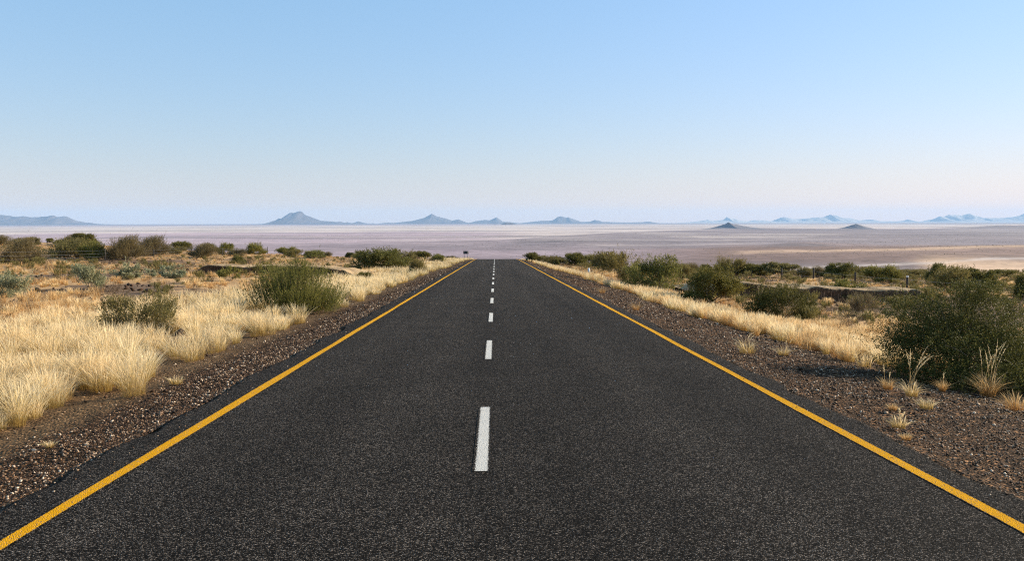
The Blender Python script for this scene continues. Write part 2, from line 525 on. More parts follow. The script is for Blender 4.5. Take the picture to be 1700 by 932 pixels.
    P = P * (.80 + .40 * fbm(X / 2300.0 + 1, Y / 240.0, 45, 6))[..., None]
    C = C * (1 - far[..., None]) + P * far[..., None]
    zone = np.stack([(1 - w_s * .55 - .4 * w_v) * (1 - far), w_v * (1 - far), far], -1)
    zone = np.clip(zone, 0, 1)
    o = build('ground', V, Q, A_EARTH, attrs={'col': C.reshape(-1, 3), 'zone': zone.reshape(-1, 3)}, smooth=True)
    return tag(o, kind='structure')
make_ground()

# ------------------------------------------------------------------ road with its painted lines
def strip(name, xs_fn, ys, mat, lift, parent, uvw=True):
    ys = np.asarray(ys, float)
    x0, x1 = xs_fn(ys)
    z = road_z(ys) + lift
    V = np.concatenate([np.stack([x0, ys, z], -1), np.stack([x1, ys, z], -1)])
    n = len(ys)
    k = np.arange(n - 1)
    Q = np.stack([k, n + k, n + k + 1, k + 1], -1)
    uv = np.zeros((2 * n, 3)); uv[n:, 0] = 1; uv[:n, 1] = uv[n:, 1] = 0.5
    return build(name, V, Q, mat, parent, attrs={'paint': uv})

def make_road():
    ys = np.concatenate([np.arange(-12, 30, 0.06), np.arange(30, 90, 0.25), np.arange(90, 420, 2.0)])
    eL = ROAD_L + (fbm(ys * 1.1, ys * 0 + 1, 51, 5) - .5) * .24
    eR = ROAD_R + (fbm(ys * 1.1, ys * 0 + 5, 52, 5) - .5) * .24
    z = road_z(ys)
    rows = [np.stack([eL - .02, ys, z - .16], -1), np.stack([eL, ys, z - .004], -1), np.stack([eL + .03, ys, z], -1)]
    rows += [np.stack([np.full_like(ys, q), ys, z], -1) for q in (-2.4, 0, 2.4)]
    rows += [np.stack([eR - .03, ys, z], -1), np.stack([eR, ys, z - .004], -1), np.stack([eR + .02, ys, z - .16], -1)]
    n = len(ys)
    V = np.concatenate(rows)
    k = np.arange(n - 1)
    Q = np.concatenate([np.stack([r * n + k, (r + 1) * n + k, (r + 1) * n + k + 1, r * n + k + 1], -1) for r in range(len(rows) - 1)])
    road = tag(build('road', V, Q, A_ASPHALT), kind='structure')
    wv = lambda y, s: (fbm(y * .35, y * 0 + s, 53, 3) - .5) * .04
    yl = np.concatenate([np.arange(-5, 40, 0.25), np.arange(40, 200, 1.5)])
    for xc, s in ((LINE_L, 1), (LINE_R, 9)):
        strip('edge_line', lambda y: (xc - .062 + wv(y, s), xc + .062 + wv(y, s + 3)), yl, A_YELLOW, .004, road)
    # centre dashes: first seen start at y0, period per
    y0 = CAM_H * F / (790 - 410.5)
    per = 0.00269 * CAM_H * F
    for k in range(-1, 30):
        a = y0 + k * per
        strip('centre_dash', lambda y: (LINE_C - .074 + 0 * y, LINE_C + .070 + 0 * y), np.linspace(a, a + .40 * per, 8), A_WHITE, .004, road)
make_road()

# ------------------------------------------------------------------ mountains and cones on the plain
def mountain(name, prof, dist, depth, mat, seed, base_drop=0.0, rough=.55):
    prof = np.array(prof, float)
    n = 260 if len(prof) < 20 else 620
    px = np.linspace(prof[0, 0], prof[-1, 0], n)
    row = np.interp(px, prof[:, 0], prof[:, 1])
    pts = np.array([pix_dir(a, b) for a, b in zip(px, row)]) * dist
    X0, Zr = pts[:, 0], pts[:, 2] + CAM_H
    base = -90.0 if dist > 12000 else -82.0
    wpx = (X0[-1] - X0[0]) / n
    Zr = np.maximum(Zr, base + .5)
    Zr = Zr + (fbm(np.arange(n) * .22, np.zeros(n), seed, 3) - .5) * .09 * (Zr - base)
    v = np.linspace(-1, 1, 41)
    XX = np.repeat(X0[None], len(v), 0)
    YY = dist + v[:, None] * depth + 0 * XX
    wander = (fbm(XX / (depth * .8), 0 * XX, seed + 3, 3) - .5) * depth * .9
    YY = YY + wander
    rid = np.abs(fbm(XX / (depth * .35), YY / (depth * .8), seed + 7, 4) - .5) * 2
    Zi = np.array([np.interp(XX[i], X0, Zr) for i in range(len(v))])
    # smooth the ridge line away from the crest so spurs run down both flanks
    prf = np.clip(1 - np.abs(v[:, None]), 0, 1) ** (1.15)
    sp = 1 - rough * 2.2 * rid * np.sin(np.clip(np.abs(v[:, None]), 0, 1) * math.pi) 
    ZZ = base + (Zi - base) * prf * np.clip(sp, .25, 1.1)
    V = np.stack([XX, YY, ZZ], -1).reshape(-1, 3)
    i = np.arange(len(v) - 1)[:, None] * n
    j = np.arange(n - 1)[None]
    Q = np.stack([i + j, i + j + 1, i + n + j + 1, i + n + j], -1).reshape(-1, 4)
    return tag(build(name, V, Q, mat, smooth=True), kind='structure')

A_MTN = mat_rock('mountain_rock', (.060, .052, .056), (.125, .100, .096), 0.002)
A_HAZED = mat_rock('haze_paled_rock', (.34, .31, .29), (.44, .40, .37), 0.002)  # rock lightened to imitate the thicker haze of a greater distance
A_CONE = mat_rock('cone_rock', (.17, .155, .17), (.23, .205, .21), 0.02)  # slight violet of the haze mixed into the rock colour
mountain('mesa_mountain', [(-190, 374), (-120, 368), (-60, 362), (-20, 358), (0, 360), (9, 359.8), (23, 356.8), (33, 358.5), (44, 360.8), (60, 359), (70, 361.2), (88, 359.8), (99, 358), (106, 360.6), (115, 358.9), (120, 359.8), (131, 369), (137, 370.9), (159, 372), (190, 373.4)], 34000, 2800, A_MTN, 101)
mountain('twin_top_mountain', [(405, 373.2), (446, 371.8), (459, 368.8), (471, 362.6), (475, 363.5), (487, 354.1), (496, 353.8), (503, 350.6), (508, 352.4), (512, 356.8), (535, 366.5), (558, 368.8), (563, 368.2), (568, 370.4), (573, 368.8), (580, 371), (591, 367.4), (600, 370.4), (618, 372.5)], 35500, 2500, A_MTN, 102)
mountain('pointed_mountain', [(594, 372.3), (619, 370.9), (625, 371.8), (644, 369.6), (653, 370.4), (686, 366.8), (704, 362), (715.6, 355), (723, 359), (734, 361.7), (745, 364.7), (750, 366.5), (761, 364.4), (773, 369), (786, 371.6)], 38500, 2600, A_MTN, 103)
mountain('small_peak', [(770, 371.5), (783, 369.2), (789, 367.4), (805, 365.2), (813, 366), (824, 360.8), (835, 368.2), (850, 369.3), (868, 371.3)], 40000, 2400, A_MTN, 104)
mountain('low_hill', [(798, 374.6), (812, 373.4), (822, 372.3), (830, 373.3), (838, 370.0), (849, 369.8), (858, 373.0), (880, 374.6)], 24000, 900, A_MTN, 105)
mountain('broad_mountain', [(862, 370.8), (873, 369.5), (898, 366.8), (917, 366.5), (927, 360.3), (933, 358.9), (942, 361.5), (944, 360.6), (956, 364.7), (966, 368.6), (981, 368.2), (988, 365.2), (995, 366.5), (1002, 368.6), (1040, 369.6), (1067, 369), (1072, 368.2), (1079, 368.4), (1090, 370.5)], 41000, 2400, A_MTN, 106)
mountain('far_range', [(1118, 370.6), (1141, 369), (1162, 366.8), (1172, 365), (1181, 366.8), (1199, 365.2), (1206, 360.3), (1216, 362.9), (1227, 366), (1239, 367.9), (1250, 365.6), (1269, 366), (1280, 367.7), (1289, 367.4), (1301, 361.5), (1308, 360.3), (1321, 363.5), (1331, 363.8), (1352, 361.5), (1368, 360.3), (1379, 356.4), (1391, 358.5), (1396, 362.4), (1419, 362), (1430, 366.5), (1451, 364.4), (1458, 367.4), (1486, 367.7), (1496, 364.2), (1506, 367.4), (1522, 369)], 44000, 2400, A_HAZED, 107)
mountain('far_range', [(1518, 369.2), (1536, 367.4), (1553, 359.4), (1562, 359.8), (1573, 356.8), (1599, 357.6), (1613, 354.5), (1622, 357.6), (1636, 362), (1665, 362), (1689, 358.5), (1700, 354), (1740, 351), (1790, 360), (1840, 368)], 44000, 2400, A_HAZED, 108)
mountain('volcanic_cone', [(1140, 383.0), (1160, 381.8), (1183, 379.5), (1200, 374.6), (1207.6, 372.6), (1213, 369), (1220, 372.4), (1243, 377.6), (1262, 379.4), (1285, 381.0), (1310, 382.5)], 8600, 420, A_CONE, 109, rough=.12)
mountain('volcanic_cone', [(1360, 383.5), (1380, 381.5), (1400, 378.4), (1416, 372.6), (1422, 371.8), (1428, 373.5), (1444, 379.4), (1466, 381.6), (1495, 383.4)], 8200, 380, A_CONE, 110, rough=.12)

# ------------------------------------------------------------------ air
def make_haze():
    V, Q = boxes([(0, 10000, 250, 110000, 78000, 790)])
    M = NT('haze_air')
    pv = M.n('ShaderNodeVolumePrincipled')
    pv.inputs['Color'].default_value = (.43, .67, .98, 1)
    pv.inputs['Density'].default_value = 1.6e-5
    pv.inputs['Anisotropy'].default_value = 0.0
    M.l(pv.outputs[0], M.out.inputs['Volume'])
    tag(build('haze', V, Q, M.m), kind='stuff')
make_haze()

# ------------------------------------------------------------------ earth banks of the side drains
def earth_bank(px0, px1, row_top, row_base, seed):
    a, b = at(px0, row_base), at(px1, row_base)
    h = (row_base - row_top) / F * .5 * (a[1] + b[1]) * 1.05
    n = 260
    t = np.linspace(0, 1, n)
    cx, cy = a[0] + (b[0] - a[0]) * t, np.full(n, .5 * (a[1] + b[1]))
    gz = terrain(cx, cy)
    ends = np.minimum(sstep(0, .10, t), 1 - sstep(.88, 1, t)) * (.62 + .62 * fbm(t * 7, t * 0 + 3, seed, 3))
    top = np.max(gz[10:-10]) * .0 + gz + h * ends
    jag = (fbm(t * 22, t * 0, seed, 4) - .5)
    prof = [(-.10, -.5), (-.04, .0), (0.0, .30), (-.02, .62), (-.08, .90), (-.02, 1.0), (.35, 1.0), (2.2, .97), (5.0, .70), (11.0, -.25)]
    rows = []
    for (dy, hz) in prof:
        yy = cy + dy + jag * .45 + (fbm(t * 30, t * 0 + dy, seed + 2, 3) - .5) * .25
        rows.append(np.stack([cx, yy, gz + (top - gz) * hz * (1 + .05 * jag) - (.15 if hz < 0 else 0)], -1))
    V = np.concatenate(rows)
    k = np.arange(n - 1)
    Q = np.concatenate([np.stack([r * n + k, r * n + k + 1, (r + 1) * n + k + 1, (r + 1) * n + k], -1) for r in range(len(rows) - 1)])
    X, Y = V[:, 0], V[:, 1]
    d = sstep(.5, .62, fbm(X * .8 + V[:, 2] * 1.7, Y * .8 + V[:, 2] * 2.3, seed + 5, 3))[:, None]
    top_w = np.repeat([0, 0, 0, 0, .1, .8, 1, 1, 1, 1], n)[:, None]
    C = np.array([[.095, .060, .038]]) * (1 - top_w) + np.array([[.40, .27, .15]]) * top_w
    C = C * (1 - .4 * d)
    zone = np.repeat([[.3, 1, 0]], len(V), 0)
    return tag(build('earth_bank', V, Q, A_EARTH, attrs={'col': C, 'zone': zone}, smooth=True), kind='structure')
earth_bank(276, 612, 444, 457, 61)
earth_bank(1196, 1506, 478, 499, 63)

# ------------------------------------------------------------------ plants
def dome_points(rng, n, w, h, lobes, shell, flat_base=.12, vase=0.0, lift=0.0, custom=None):
    """points filling an uneven crown made of overlapping domes; base at the origin"""
    L = [(0, 0, .46 * h, .5 * w * .80, .54 * h)]
    for i in range(lobes):
        a = 2 * math.pi * (i + rng.random() * .8) / max(lobes, 1)
        r = .30 * w * (.6 + .7 * rng.random())
        hh = h * (.45 + .55 * rng.random())
        if i % 3 == 1: r, hh = .36 * w, h * (.30 + .2 * rng.random())      # low skirts
        q = w * (.16 + .12 * rng.random())
        L.append((r * math.cos(a), r * math.sin(a), hh - q * .8, q, min(q * 1.0, hh * .6)))
    if custom is not None: L = [(a * w, b * w, c * h, r * w, q * h) for a, b, c, r, q in custom]
    L = np.array(L)
    wt = L[:, 3] ** 1.6
    k = rng.choice(len(L), n, p=wt / wt.sum())
    d = rng.normal(size=(n, 3))
    d /= np.linalg.norm(d, axis=1)[:, None]
    low = d[:, 2] < -.35
    d[low, 2] *= -.5
    rho = rng.random(n) ** (1 / shell)
    P = L[k, :3] + d * rho[:, None] * np.stack([L[k, 3], L[k, 3], L[k, 4]], -1)
    nc = max(10, n // 16)                            # twigs gather in clumps with gaps between them
    cid = rng.integers(0, nc, n)
    P = P[:nc][cid] + rng.normal(size=(n, 3)) * np.array([.060 * w, .060 * w, .055 * min(h, w)]) * (.6 + .8 * rng.random((nc, 1)))[cid]
    P[:, 2] = np.maximum(P[:, 2], 0.03 * h)
    hi = np.percentile(P, 99, axis=0); lo = np.percentile(P, 1, axis=0)
    P[:, 0] *= w / (hi[0] - lo[0]); P[:, 1] *= w * .9 / (hi[1] - lo[1]); P[:, 2] *= h / hi[2]
    P[:, 2] = np.where(P[:, 2] > h * .98, h * .98 + (P[:, 2] - h * .98) * .4, P[:, 2])
    f = np.clip(P[:, 2] / h, 0, 1)
    sc = 1 - vase + vase * f ** .7
    P[:, :2] *= sc[:, None]
    if lift: P[:, 2] = h * lift + P[:, 2] * (1 - lift)
    return P, cid

def leaves(rng, P0, D, TL, per, size, aspect, along, jitter, up):
    """diamond leaves along twigs starting at P0, direction D, length TL -> verts, quads, attr"""
    n = len(P0)
    f = rng.random((n, per, 1)) ** .75
    pos = P0[:, None] + D[:, None] * TL[:, None, None] * f
    rd = rng.normal(size=pos.shape)
    rd /= np.linalg.norm(rd, axis=-1)[..., None]
    d = D[:, None] * along + rd * (1 - along * .5)
    d[..., 2] += up
    d /= np.linalg.norm(d, axis=-1)[..., None]
    pos = pos + rng.normal(size=pos.shape) * jitter
    s = size * (.55 + .9 * rng.random((n, per, 1)))
    side = np.cross(d, rng.normal(size=pos.shape))
    side /= np.linalg.norm(side, axis=-1)[..., None] + 1e-9
    m_ = pos + d * s * .5
    V = np.stack([pos, m_ + side * s * aspect * .5, pos + d * s, m_ - side * s * aspect * .5], 2).reshape(-1, 3)
    V[:, 2] = np.maximum(V[:, 2], 0.005)
    Q = np.arange(len(V)).reshape(-1, 4)
    lr = np.repeat(rng.random(n * per), 4)
    tr = np.repeat(np.repeat(rng.random(n), per), 4)
    return V, Q, np.stack([lr, tr, lr * 0], -1)

# kind: (lobes, shell, vase, twigs per m2 of dome, twig length/height, radial, up, random), (leaves per twig, size, aspect, along, jitter, up), material, stem radius, stems
KINDS = {
    'leafy':  ((12, 1.9, .03, 560, .22, .8, .35, .8), (18, .029, .55, .5, .020, .15), L_DEEP, .020, 26),
    'strand': ((6, 2.2, .30, 190, .42, .55, .9, .22), (24, .052, .18, 1.1, .008, .25), L_GREEN, .012, 40),
    'olive':  ((6, 2.4, .10, 200, .30, .6, .6, .45), (15, .050, .28, .8, .015, .2), L_OLIVE, .014, 22),
    'green':  ((6, 2.4, .10, 210, .28, .6, .6, .45), (15, .052, .32, .8, .015, .2), L_GREEN, .014, 22),
    'dark':   ((7, 2.5, .05, 330, .22, .7, .45, .6), (16, .046, .45, .6, .02, .15), L_DARK, .016, 20),
    'fuzzy':  ((5, 2.0, .08, 420, .34, .9, .35, .35), (13, .046, .17, 1.1, .010, .1), L_FUZZ, .012, 30),
    'grey':   ((5, 2.0, .32, 230, .30, .6, .7, .4), (13, .044, .36, .7, .015, .25), L_GREY, .011, 16),
    'dry':    ((3, 1.6, .15, 150, .45, .9, .5, .5), (3, .035, .35, .8, .01, .1), L_DRY, .006, 40),
    'roundtree': ((6, 2.3, .0, 330, .24, .8, .35, .6), (15, .050, .40, .6, .02, .1), L_DARK, .05, 16),
    'tree':   ((6, 2.2, .0, 260, .22, .8, .3, .6), (15, .052, .38, .6, .02, .1), L_OLIVE, .05, 16),
}

def plant_data(kind, h, w, seed, dens=1.0, leaf=1.0, custom=None):
    """-> leaf mesh arrays, stem mesh arrays, leaf material"""
    (lobes, shell, vase, tpm, tlf, wr, wu, wn), (per, size, asp, al, jit, lup), lm, r0, ns = KINDS[kind]
    rng = np.random.default_rng(seed)
    lift = {'tree': .36, 'roundtree': .16}.get(kind, 0.0)
    area = 1.9 * (w * .5) * (w * .5 + h)
    n = int(np.clip(tpm * area * dens / leaf ** 1.4, 60, 14000))
    P, cid = dome_points(rng, n, w, h, lobes, shell, vase=vase, lift=lift, custom=custom)
    c0 = np.array([0, 0, h * (lift + .02)])
    D = P - c0
    D /= np.linalg.norm(D, axis=1)[:, None] + 1e-9
    rd = rng.normal(size=P.shape)
    rd /= np.linalg.norm(rd, axis=1)[:, None]
    D = D * wr + rd * wn + np.array([0, 0, wu])
    D /= np.linalg.norm(D, axis=1)[:, None]
    TL = tlf * h * (.5 + .9 * rng.random(n)) * np.where(rng.random(n) < .07, 1.7, 1.0)
    P0 = P - D * np.minimum(TL, tlf * h * 1.3)[:, None] * .75
    P0[:, 2] = np.maximum(P0[:, 2], .02 * h)
    lv = leaves(rng, P0, D, TL, per, size * leaf, asp, al, jit * leaf, lup)
    lv[2][:, 1] = .30 * lv[2][:, 1] + .70 * np.repeat(rng.random(n)[cid], per * 4)
    paths = []
    rs = r0 * max(.5, h / 1.3)
    t = np.linspace(0, 1, 7)[:, None]
    if kind.endswith('tree'):
        top = np.array([0.06 * w, 0, h * .5])
        tr = top * t + np.sin(t * 3) * np.array([.05 * w, .03 * w, 0])
        paths.append((tr, np.linspace(rs * 1.2, rs * .7, 7)))
        base = tr[-1]
    for i in rng.choice(n, min(ns, n), replace=False):
        a = base if kind.endswith('tree') else np.array([rng.normal() * .03 * w, rng.normal() * .03 * w, -.03])
        b = P0[i]
        mid = (a + b) * .5 + np.array([0, 0, .12 * h * rng.random()]) + rng.normal(size=3) * .04 * h
        pts = a * (1 - t) ** 2 + 2 * mid * t * (1 - t) + b * t ** 2
        paths.append((pts, np.linspace(rs * (.5 if kind.endswith('tree') else 1), rs * .25, 7) * (.6 + .6 * rng.random())))
    tw = []
    for i in rng.choice(n, min(n, 700 if kind in ('dry', 'fuzzy') else 260), replace=False):
        tw.append((np.stack([P0[i], P0[i] + D[i] * TL[i] * .5 + rng.normal(size=3) * .01, P0[i] + D[i] * TL[i]]), np.array([.10, .08, .04]) * rs + .0012))
    V, Q, A = lv
    TV, TQ = tubes(tw, 3)
    mi = np.concatenate([np.zeros(len(Q), int), np.ones(len(TQ), int)])
    lv = np.concatenate([V, TV]), np.concatenate([Q, TQ + len(V)]), np.concatenate([A, np.full((len(TV), 3), .4)])
    return lv, tubes(paths, 4), lm, mi

CLEAR = []                                       # (x, y, half width, metres kept open in front)
def near_plant(name, px, row, wpx, hpx, kind, seed, label, cat='bush', group=None, dens=1.0, leaf=1.0, rot=0.0, wood=A_BARK, sink=.03, name_leaf='foliage', clear=1.2, custom=None):
    """a plant close enough to show its stems: thing > stems, foliage"""
    p = at(px, row)
    wm, hm = wpx / F * p[1], hpx / F * p[1]
    leaf = float(np.clip(p[1] / 24.0, .8, 2.6))
    (V, Q, A), (SV, SQ), lm, mi = plant_data(kind, hm, wm, seed, dens, leaf, custom)
    if row > 445: CLEAR.append((p[0], p[1], wm * .46, .25 + .010 * hm * p[1] + clear * hm))
    o = tag(empty(name, (p[0], p[1], p[2] - sink)), label, cat, group)
    o.rotation_euler.z = rot
    build(name_leaf, V, Q, [lm, wood], o, attrs={'rnd': A}, mat_idx=mi)
    build('trunk' if kind.endswith('tree') else 'stems', SV, SQ, wood, o)
    return o

_proto = {}
def proto(kind, var):
    if (kind, var) in _proto: return _proto[(kind, var)]
    w_, h_ = (2.6, 1.6) if kind != 'tree' else (3.0, 2.2)
    (V, Q, A), (SV, SQ), lm, mi = plant_data(kind, h_, w_, 900 + var * 31 + hash_kind(kind), 2.2, 1.6)
    VV = np.concatenate([V, SV])
    AA = np.concatenate([A, np.full((len(SV), 3), .5)])
    mi = np.concatenate([mi, np.ones(len(SQ), int)])
    o = build('bush', VV, np.concatenate([Q, SQ + len(V)]), [lm, A_BARK], attrs={'rnd': AA}, mat_idx=mi)
    _proto[(kind, var)] = (o.data, w_, h_)
    bpy.data.objects.remove(o)
    return _proto[(kind, var)]

def hash_kind(k):
    return sum(ord(c) for c in k) % 97

_rngf = random.Random(5)
def far_plant(px, row, wpx, hpx, kind, label, cat='bush', group=None):
    """too small in the picture to show its parts: one mesh, data shared with its like"""
    p = at(px, row)
    me, w_, h_ = proto(kind, _rngf.randrange(3))
    o = bpy.data.objects.new({'tree': 'tree', 'dry': 'dry_shrub'}.get(kind, 'bush'), me)
    COL.objects.link(o)
    wm, hm = wpx / F * p[1] * 1.2, hpx / F * p[1] * 1.2
    o.location = (p[0], p[1], p[2] - .05)
    o.scale = (wm / w_, wm / w_, hm / h_)
    o.rotation_euler.z = _rngf.random() * 6.28
    tag(o, label, cat, group)
    return o

GL, GR = 'bushes beyond the wire fence left of the road', 'bushes scattered over the flat right of the road'
SL = 'skyline bushes left of the road'
VL, VR = 'shrubs on the grassy verge left of the road', 'bushes lining the gravel shoulder right of the road'
SM = 'small shrubs at the brow of the road'

BIG = [(-.36, 0, .34, .13, .38), (-.40, -.1, .16, .11, .17), (-.18, -.08, .32, .15, .38), (-.22, -.2, .14, .15, .16), (-.10, .12, .42, .12, .34), (.05, .04, .48, .14, .42), (.08, -.12, .36, .15, .36), (.02, -.25, .14, .17, .16), (.24, .04, .32, .14, .33), (.24, -.2, .16, .17, .18), (.40, 0, .22, .13, .26), (.44, -.12, .12, .13, .14), (.04, .02, .86, .07, .15), (.13, .06, .76, .06, .13), (-.06, .05, .76, .05, .12), (-.24, 0, .70, .06, .12), (.30, .05, .64, .05, .11), (-.37, .02, .70, .05, .10)]
near_plant('bush', 1604, 630, 310, 163, 'leafy', 11, 'big dark green leafy bush at the gravel edge, largest plant beside the road', group=VR, dens=1.5, custom=BIG)
near_plant('bush', 486, 519, 178, 84, 'strand', 12, 'big bright green upright bush rising out of the pale grass left of the road', group=VL, dens=1.7, clear=1.6)
near_plant('bush', 228, 556, 122, 66, 'olive', 13, 'round brownish olive bush sunk in the pale grass, nearest of the left verge', group=VL, wood=A_TWIG, clear=.9, dens=2.2)
near_plant('bush', 632, 448, 92, 33, 'dark', 14, 'wide dark bush beside the verge grass where the left earth bank ends', group=VL, leaf=1.6)
near_plant('bush', 668, 447, 44, 32, 'olive', 15, 'lighter olive bush leaning on the wide dark bush of the left verge', group=VL, leaf=1.5)
near_plant('bush', 1040, 471, 92, 52, 'olive', 16, 'tall olive bush with yellowish tips, left one of the close pair on the right shoulder', group=VR, leaf=1.4)
near_plant('bush', 1088, 482, 100, 56, 'green', 17, 'broad green bush with light tips, right one of the close pair on the right shoulder', group=VR, leaf=1.3)
near_plant('bush', 1180, 504, 108, 62, 'dark', 18, 'blackish rounded bush throwing a thin shadow on the gravel shoulder', group=VR, dens=1.2, leaf=1.2)
near_plant('bush', 1300, 530, 118, 60, 'leafy', 19, 'dark green leafy bush behind the nodding grass plumes', group=VR, leaf=1.15)
near_plant('bush', 1406, 498, 60, 33, 'green', 20, 'green bush standing against the shaded right earth bank', group=GR, leaf=1.5)
near_plant('bush', 1435, 531, 56, 44, 'fuzzy', 21, 'upright olive brown bush between the leafy bush and the biggest bush', group=VR, leaf=1.2, wood=A_TWIG)
near_plant('dry_shrub', 1386, 527, 54, 17, 'dry', 22, 'low brown leafless shrub beside the upright olive brown bush', 'shrub', VR, wood=A_TWIG)
near_plant('bush', 1546, 512, 52, 32, 'olive', 23, 'pale olive bush partly hidden behind the biggest bush', group=GR, leaf=1.4)
near_plant('bush', 10, 493, 92, 40, 'grey', 24, 'feathery grey green bush cut by the left edge of the photo', group=VL, dens=1.5, leaf=.8)
near_plant('bush', 150, 479, 66, 39, 'grey', 25, 'pale grey green shrub with glinting leaves spreading from one foot in the dry grass', group=VL, dens=1.3)
near_plant('bush', 212, 463, 56, 25, 'grey', 26, 'grey green shrub right of the glinting one in the dry grass', group=VL, dens=1.3)
near_plant('bush', 286, 461, 48, 20, 'grey', 27, 'grey green shrub at the left end of the shaded earth bank', group=VL, dens=1.3)
near_plant('bush', 250, 459, 26, 12, 'grey', 28, 'small grey green shrub between two larger grey green ones', group=VL)
near_plant('bush', 381, 466, 33, 21, 'green', 29, 'small green shrub in front of the shaded left earth bank', group=VL, leaf=1.2)
near_plant('bush', 387, 518, 32, 14, 'dark', 30, 'low blackish shrub left of the big bright green bush', group=VL)

FAR = [
 (36, 438, 54, 33, 'fuzzy', 'big dark brown bush left of the leaning fence post', GL),
 (5, 407, 26, 13, 'fuzzy', 'brownish bush on the skyline at the far left edge', SL),
 (38, 408, 24, 11, 'olive', 'yellowish bush on the skyline above the big dark brown bush', SL),
 (58, 407, 15, 11, 'olive', 'narrow olive bush on the skyline above the leaning fence post', SL),
 (83, 403, 10, 6, 'dark', 'tiny dark dome alone on the left skyline', SL),
 (98, 405, 13, 5, 'dark', 'flat low dark bush right of the tiny dome on the skyline', SL),
 (116, 405, 26, 12, 'fuzzy', 'dark brownish bush just left of the tallest skyline tree', SL),
 (128, 429, 74, 27, 'olive', 'widest olive bush behind the fence with a dark hollow under it', GL),
 (158, 431, 34, 24, 'green', 'yellow green bush under the tallest skyline tree', GL),
 (208, 431, 53, 31, 'fuzzy', 'round brown olive bush right of the second fence post', GL),
 (251, 425, 54, 26, 'fuzzy', 'dark brown olive bush behind the third fence post', GL),
 (272, 416, 16, 12, 'dry', 'small brown bush between two round brown olive ones', GL),
 (302, 414, 27, 13, 'dark', 'dark dome of a bush on the skyline near the fourth fence post', SL),
 (293, 423, 24, 12, 'olive', 'low olive bush just left of the fourth fence post', GL),
 (336, 428, 42, 19, 'fuzzy', 'wide greyish brown bush between the fourth and fifth fence posts', GL),
 (346, 413, 28, 11, 'dark', 'black green crown showing over the wide greyish brown bush', SL),
 (376, 423, 22, 16, 'green', 'light green bush beside the fifth fence post', GL),
 (393, 426, 24, 11, 'fuzzy', 'dark low bush right of the fifth fence post', GL),
 (395, 438, 22, 10, 'dark', 'small dark green shrub in the grass this side of the fence', GL),
 (425, 422, 36, 15, 'green', 'dense green bush filling the gap between two fence posts at the far end', GL),
 (478, 425, 30, 12, 'green', 'green bush right of the last tall fence posts', SL),
 (489, 427, 22, 10, 'olive', 'olive bush touching the green one past the fence posts', SL),
 (512, 422, 16, 6, 'dark', 'low dark bush on the skyline above the big bright green bush', SL),
 (524, 428, 30, 10, 'green', 'low green bush below the skyline above the big bright green bush', SL),
 (544, 424, 16, 7, 'fuzzy', 'low brown bush at the end of the fence line', SL),
 (580, 425, 12, 7, 'dark', 'small dark round bush on bare skyline earth', SL),
 (598, 425, 16, 9, 'dark', 'dark spiky bush left of the wide dark verge bush', SL),
 (692, 452, 26, 18, 'olive', 'thin olive bush right of the wide dark verge bush', VL),
 (604, 466, 20, 12, 'dark', 'small black shrub below the wide dark verge bush', VL),
 (684, 455, 12, 7, 'dark', 'dark tuft of a shrub within the pale verge grass', VL),
 (699, 428, 28, 10, 'dark', 'dark bush on the skyline left of the road sign', SM),
 (725, 434, 26, 10, 'green', 'yellow green bush in the verge grass left of the road sign', SM),
 (732, 427, 10, 6, 'dark', 'tiny dark bush above the yellow green one near the sign', SM),
 (751, 428, 20, 6, 'fuzzy', 'flat dull bush just left of the road sign', SM),
 (885, 430, 23, 12, 'dark', 'dark bush at the brow of the road, first on the right', SM),
 (915, 433, 42, 11, 'olive', 'long low olive bush second from the brow on the right', SM),
 (924, 440, 8, 8, 'dark', 'tiny dark shrub in tawny grass at the right road edge', SM),
 (955, 438, 30, 17, 'dark', 'dense dark green bush above the tawny grass, left of a similar smaller one', VR),
 (976, 441, 26, 16, 'green', 'dark bush with a lit right side behind the white marker post', VR),
 (1006, 446, 40, 22, 'olive', 'soft olive bush left of the close pair on the right shoulder', VR),
 (1137, 465, 32, 22, 'olive', 'light olive bush seen in the gap between the broad green and blackish bushes', GR),
 (1118, 446, 34, 10, 'olive', 'flat olive bush over the broad green bush, far off', GR),
 (1150, 448, 26, 12, 'fuzzy', 'dull bush over the blackish bush, far off', GR),
 (1172, 449, 16, 10, 'dark', 'small dark bush over the blackish bush, far off', GR),
 (1213, 459, 42, 26, 'olive', 'tall olive bush just behind the blackish bush', GR),
 (1248, 459, 42, 17, 'dark', 'dark bush left of the flat topped little tree', GR),
 (1335, 461, 22, 15, 'olive', 'small round olive bush right of the flat topped little tree', GR),
 (1358, 460, 24, 15, 'fuzzy', 'round dull bush behind a thin fence post, far right flat', GR),
 (1393, 465, 46, 23, 'dark', 'large rounded dark bush above the right earth bank', GR),
 (1431, 458, 36, 13, 'olive', 'olive bush right of the middle fence post on the right flat', GR),
 (1463, 470, 48, 24, 'green', 'wide olive green bush left of the white topped fence post', GR),
 (1522, 460, 48, 11, 'olive', 'flat yellowish bush behind the white topped fence post', GR),
 (1555, 472, 28, 28, 'dark', 'dark tall bush over the biggest bush, left end of a long clump', GR),
 (1474, 462, 36, 15, 'olive', 'olive bush half hidden behind the wide olive green one on the right flat', GR),
 (1500, 512, 42, 18, 'olive', 'low olive bush below the white topped fence post', GR),
 (1583, 481, 60, 32, 'olive', 'long olive clump directly over the biggest bush', GR),
 (1665, 461, 34, 11, 'dark', 'low dark bush on the far right skyline', GR),
 (1700, 497, 30, 34, 'dark', 'dark bush cut by the right edge of the photo above the biggest bush', GR),
]
for (px, row, wp, hp, kind, lab, grp) in FAR:
    far_plant(px, row, wp, hp, kind, lab, 'shrub' if kind == 'dry' else 'bush', grp)
